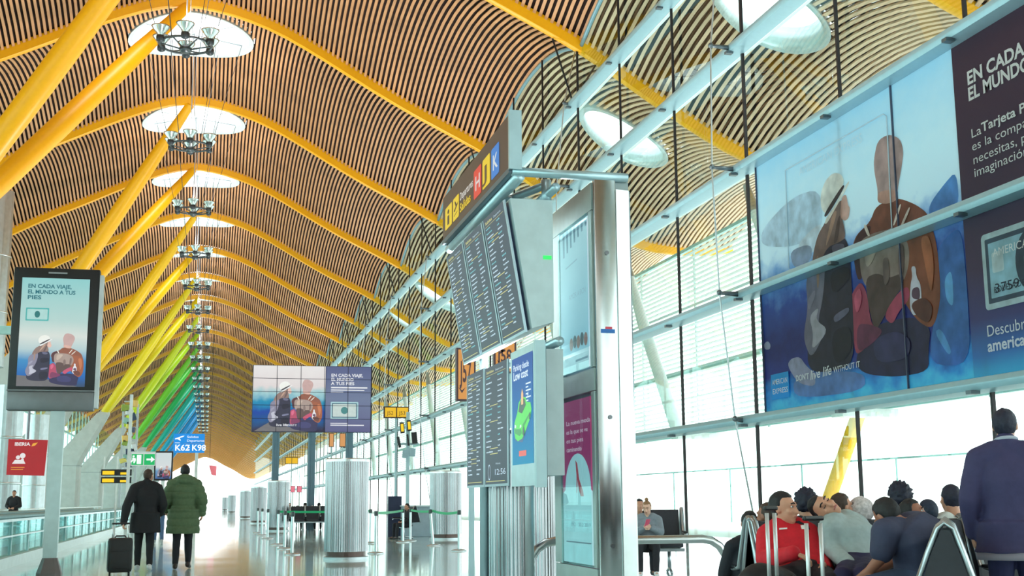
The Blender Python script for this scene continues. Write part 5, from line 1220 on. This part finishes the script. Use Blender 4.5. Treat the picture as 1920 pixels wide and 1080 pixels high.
# the suitcase pulled by the man in black
def suitcase(label, loc, rz, w_, h_, d_, hh, col, hs_=.5):
    root = thing('suitcase', label, 'suitcase', loc, rz)
    m = MB(); m.rbox((0, 0, .05+h_/2), (w_, d_, h_), .06); m.build('shell', mat('case_%d_%d_%d' % col, col, .5, 0, .08, 20, .1), root, 40)
    m = MB(); m.rbox((0, -d_/2-.01, .05+h_*.36), (w_*.78, .03, h_*.5), .012); m.build('front_pocket', mat('case_%d_%d_%d' % col, col, .5, 0, .08, 20, .1), root, 40)
    m = MB()
    for x in (-w_*hs_/2, w_*hs_/2): m.tube([(x, d_/2-.05, .05+h_*.9), (x, d_/2-.05, hh-.03)], .013, 8)
    o = m.build('telescopic_handle', mat('handle_alu', (226, 228, 230), .4, .6), root, True)
    m = MB(); m.rbox((0, d_/2-.05, hh), (w_*hs_+.045, .03, .03), .012); m.build('grip', dark, o)
    m = MB(); m.tube([(-.09, 0, .05+h_), (-.07, 0, .05+h_+.03), (.07, 0, .05+h_+.03), (.09, 0, .05+h_)], .012, 8); m.build('carry_handle', dark, root, True)
    for x in (-w_/2+.05, w_/2-.05):
        for y in (-d_/2+.05, d_/2-.05):
            m = MB(); m.tube([(x-.014, y, .03), (x+.014, y, .03)], .03, 12); m.build('wheel', dark, root, True)
p = at(223, 1079, Z=0)
suitcase('black wheeled suitcase pulled by the man in the long black coat', (p.x, p.y, 0), .1, .4, .56, .24, .84, (16, 16, 20), .62)
p = at(1457, 953, D=7.9); suitcase('dark suitcase with a raised steel handle in front of the man in red', (p.x, p.y, 0), .2, .4, .58, .24, p.z, (40, 40, 52), .15)
p = at(1539, 972, D=7.6); suitcase('dark suitcase with a wide raised steel handle in front of the sleeping person in grey', (p.x, p.y, 0), .25, .38, .52, .24, p.z, (34, 32, 44), .3)

# the man standing at the right
p = at(1893, 900, D=8.45)
person('man in a dark navy jacket standing with his back turned at the far right', (p.x, p.y, 0), -.5, standJ(0, hf=(.25, 1, 0), wl=(-.25, .1, .93), wr=(.25, .1, .93)),
       dict(top=(58, 54, 92), leg=(34, 36, 76), hair='navy', style='short', ex=.028, skirt=.16, bulk=1.03, collar=1, band=(176, 180, 196), hem=(150, 142, 156)), .01, 1.0)  # top lightened: lens flare over the navy jacket mixed into its colour

# seated people, their joints read along the picture's sight lines at their seats
def px_person(label, pts, hf, hu, st, vox=.008, nr=None, extra=None):
    J = {}
    for k, (x, y, d) in pts.items(): J[k] = at(x, y, D=d)
    o = J['pel'].copy(); o.z = 0
    for k in J: J[k] = J[k]-o
    J['hf'], J['hu'] = V(hf), V(hu)
    for e in 'lr':
        f = (J['k'+e]-J['h'+e]); f.z = 0; f = f.normalized()*.14
        if 'a'+e not in J: J['a'+e] = V((J['k'+e].x, J['k'+e].y, .1))+f*.3
        if 't'+e not in J: J['t'+e] = J['a'+e]+f+V((0, 0, -.06))
    if extra: J.update(extra)
    return person(label, o, 0, J, st, vox)
R, jk = px_person('man in a red tracksuit top slouching in a seat with a hand on his lap', dict(
    head=(1469, 953, 9.0), neck=(1474, 986, 9.02), chest=(1492, 1022, 8.95), pel=(1516, 1078, 8.75), sl=(1514, 1000, 9.0), sr=(1441, 1004, 8.95),
    el=(1540, 1050, 8.95), er=(1434, 1050, 8.75), wl=(1545, 1062, 8.6), wr=(1488, 1037, 8.42), hl=(1535, 1082, 8.7), hr=(1502, 1080, 8.65), kl=(1560, 1092, 8.2), kr=(1446, 1086, 8.2)),
    (.62, -.78, 0), (-.06, 0, 1), dict(top=(206, 24, 42), leg=(22, 22, 34), hair='black', style='short', face='open', skin='tan', collar=1, ex=.022, tname='tracksuit_top', curl=.5, bulk=1.05), .008,
    None, dict(dr=V((.9, .0, -.3)), nr=V((0, .1, -1))))
# dark yoke and white marks on the tracksuit
from mathutils.bvhtree import BVHTree
def marks(obj, root, polys, name, m):
    o = V(root.location); T = BVHTree.FromPolygons([v.co+o for v in obj.data.vertices], [tuple(f.vertices) for f in obj.data.polygons]); mb = MB()
    for l in polys:
        pts = []
        for x, y in l:
            d = (at(x, y, D=1)-EYEP).normalized(); h = T.ray_cast(EYEP, d)
            if h[0] is None: break
            pts.append(h[0]-d*.006-o)
        else: mb.poly(pts)
    if mb.v: mb.build(name, m, root)
marks(jk, R, [[(1461, 990), (1476, 989), (1476, 992), (1461, 993)], [(1501, 985), (1508, 984), (1509, 992), (1503, 992)], [(1511, 984), (1515, 984), (1516, 993), (1513, 993)]], 'white_mark', mat('mark_white', (236, 230, 230), .6))
marks(jk, R, [[(1489, 979), (1498, 976), (1517, 986), (1519, 994), (1506, 984)]], 'dark_yoke', mat('yoke_dark', (34, 26, 34), .8))
px_person('person in a pale grey sweater asleep with the head tipped back over the seat', dict(
    head=(1546, 953, 9.0), neck=(1572, 974, 9.0), chest=(1592, 1005, 8.95), pel=(1612, 1062, 8.8), sl=(1606, 985, 9.05), sr=(1556, 992, 8.85),
    el=(1626, 1012, 9.1), er=(1560, 1030, 8.8), wl=(1612, 1050, 8.9), wr=(1590, 1058, 8.5), hl=(1628, 1066, 8.75), hr=(1600, 1066, 8.7), kl=(1618, 1082, 8.2), kr=(1580, 1084, 8.2)),
    (-.2, -.85, .35), (-.78, -.05, .55), dict(top=(160, 176, 178), leg=(34, 30, 70), hair='black', style='short', face='closed', skin='tan', ex=.024, tname='sweater', bulk=1.12), .008)
px_person('man in a dark blue grey t-shirt bent far forward in his seat', dict(
    head=(1664, 968, 8.15), neck=(1692, 984, 8.15), chest=(1722, 1006, 8.1), pel=(1732, 1086, 8.1), sl=(1662, 1000, 8.0), sr=(1722, 985, 8.35),
    el=(1652, 1046, 7.95), er=(1700, 1040, 8.4), wl=(1626, 1074, 8.0), wr=(1640, 1072, 8.3), hl=(1720, 1094, 8.0), hr=(1725, 1094, 8.2), kl=(1630, 1098, 7.95), kr=(1636, 1098, 8.2)),
    (-.1, .75, -.65), (-.25, .6, .75), dict(top=(58, 62, 88), leg=(64, 76, 104), hair='black', style='short', skin='brown', sleeve=.72, ex=.022, tname='t_shirt', bulk=1.28), .008)
def sitter(label, px_, py_, D, rz, st, hf=(0, 1, 0), vox=.011, **k):
    h = at(px_, py_, D=D); s = h.z/1.2; c, sn = math.cos(rz), math.sin(rz); oy = -.02*s
    return person(label, (h.x+sn*oy, h.y-c*oy, 0), rz, sitJ(hf=hf, **k), st, vox, s)
sitter('person with a big dark curly head seen from behind next to the man in red', 1510, 946, 9.75, -.1, dict(top=(36, 36, 48), leg=(30, 30, 40), hair='navy', style='curly', ex=.03))
sitter('dark haired person seen from behind beyond the sleeping person', 1578, 951, 9.8, -.6, dict(top=(70, 60, 66), leg=(30, 30, 40), hair='brown', style='short', ex=.03, face='open'), (.6, .6, 0))
sitter('person under a pale grey hood slumped behind the seats', 1612, 962, 9.85, .2, dict(top=(196, 190, 192), leg=(60, 60, 70), style='hood', hoodcol=(206, 198, 200), ex=.035))
sitter('person with dark curly hair and bare neck seen from behind, above the bent man', 1686, 934, 9.9, -.1, dict(top=(60, 62, 76), leg=(30, 30, 40), hair='navy', style='curly', skin='brown', ex=.02))
sitter('dark haired boy turning his face towards the hall beside the bent man', 1711, 962, 9.3, -2.2, dict(top=(52, 56, 76), leg=(30, 30, 40), hair='black', style='short', skin='brown', face='open', ex=.02), (0, 1, .12))
sitter('person in a dark cap mostly hidden behind the boy', 1739, 962, 9.8, 0, dict(top=(40, 44, 60), leg=(30, 30, 40), style='cap', hoodcol=(34, 44, 66), ex=.02))
sitter('person with short dark hair and light collar seen from behind near the standing man', 1782, 936, 9.9, -.1, dict(top=(210, 214, 212), leg=(30, 30, 40), hair='navy', style='short', skin='tan', ex=.02))
sitter('small dark haired child behind the silver seat frame at the left end', 1405, 982, 9.7, -.2, dict(top=(30, 32, 42), leg=(30, 30, 40), hair='black', style='short', skin='brown', ex=.02))
sitter('person with a reddish brown face leaning behind the man in red', 1438, 968, 9.6, .5, dict(top=(40, 36, 44), leg=(30, 30, 40), hair='brown', style='short', skin='brown', ex=.02))
sitter('child with a hair bun looking at a phone on a seat beside the totem', 1213, 952, 19.6, PI-.35, dict(top=(130, 140, 150), leg=(30, 30, 38), shoe=(226, 228, 230), hair='light', style='bun', skin='pale', face='closed', ex=.03, tname='sweater'), (.25, 1, -.35),
       .01, wl=(-.06, .24, .85), wr=(.06, .24, .85), el=(-.23, .04, .76), er=(.23, .04, .76))
sitter('dark haired person sitting next to the child and half hidden by the totem', 1199, 948, 19.9, PI-.2, dict(top=(40, 42, 50), leg=(30, 30, 38), hair='black', style='short', ex=.03))
sitter('person in black sitting alone on the far short bench', 763, 950, 39.5, PI/2+.3, dict(top=(26, 26, 34), leg=(30, 30, 40), shoe=(60, 60, 64), hair='black', style='short', ex=.03), (0, 1, -.2), .014)
for k, (a, l) in enumerate(((542, 'left'), (572, 'middle'), (598, 'right'))): sitter('dark dressed traveller on the far row of black seats, %s of the three' % l, a, 947, 53, 0 if k else PI, dict(top=(30, 30, 40), leg=(30, 30, 40), hair='black', style='short', ex=.03), (0, 1, 0), .016)
# phone of the child, bag in front of the man in red
h_ = at(1213, 952, D=19.6); q_ = PI-.35; p = V((h_.x-math.sin(q_)*.35*h_.z/1.2, h_.y+math.cos(q_)*.35*h_.z/1.2, .93*h_.z/1.2)); root = thing('phone', 'small pink phone held by the child with the bun', 'phone', p, .2)
m = MB(); m.rbox((0, 0, 0), (.075, .01, .14), .008, Matrix.Rotation(.5, 3, 'X')); m.build('phone_case', mat('phone_pink', (220, 90, 120), .4), root); m = MB(); m.rbox((0, .008, .0), (.066, .004, .125), .003, Matrix.Rotation(.5, 3, 'X')); m.build('phone_screen', dark, root)
p = at(1442, 1078, D=8.15); root = thing('backpack', 'black backpack on the lap of the man in red', 'backpack', (p.x, p.y, p.z-.2), .3)
b = MB(); b.cap((-.12, 0, .02), (.12, 0, .0), .17, .16, 16); b.cap((-.1, 0, .14), (.1, 0, .12), .14, .13, 16); me = remesh(b, .015, 6)
NN = [v.normal.copy() for v in me.vertices]
for v, nn in zip(me.vertices, NN): v.co += nn*.014*noise.noise(v.co*8)
link(me, 'bag_body', mat('bag_black', (18, 18, 24), .6, 0, .1, 20, .2), root)
m = MB(); m.tube([(-.08, -.13, .2), (-.08, -.17, .1), (-.07, -.16, -.06)], .016, 8, True, .4); m.tube([(.08, -.13, .2), (.08, -.17, .1), (.07, -.16, -.06)], .016, 8, True, .4); m.build('strap', dark, root, True)

bpy.data.scenes.remove(TS)
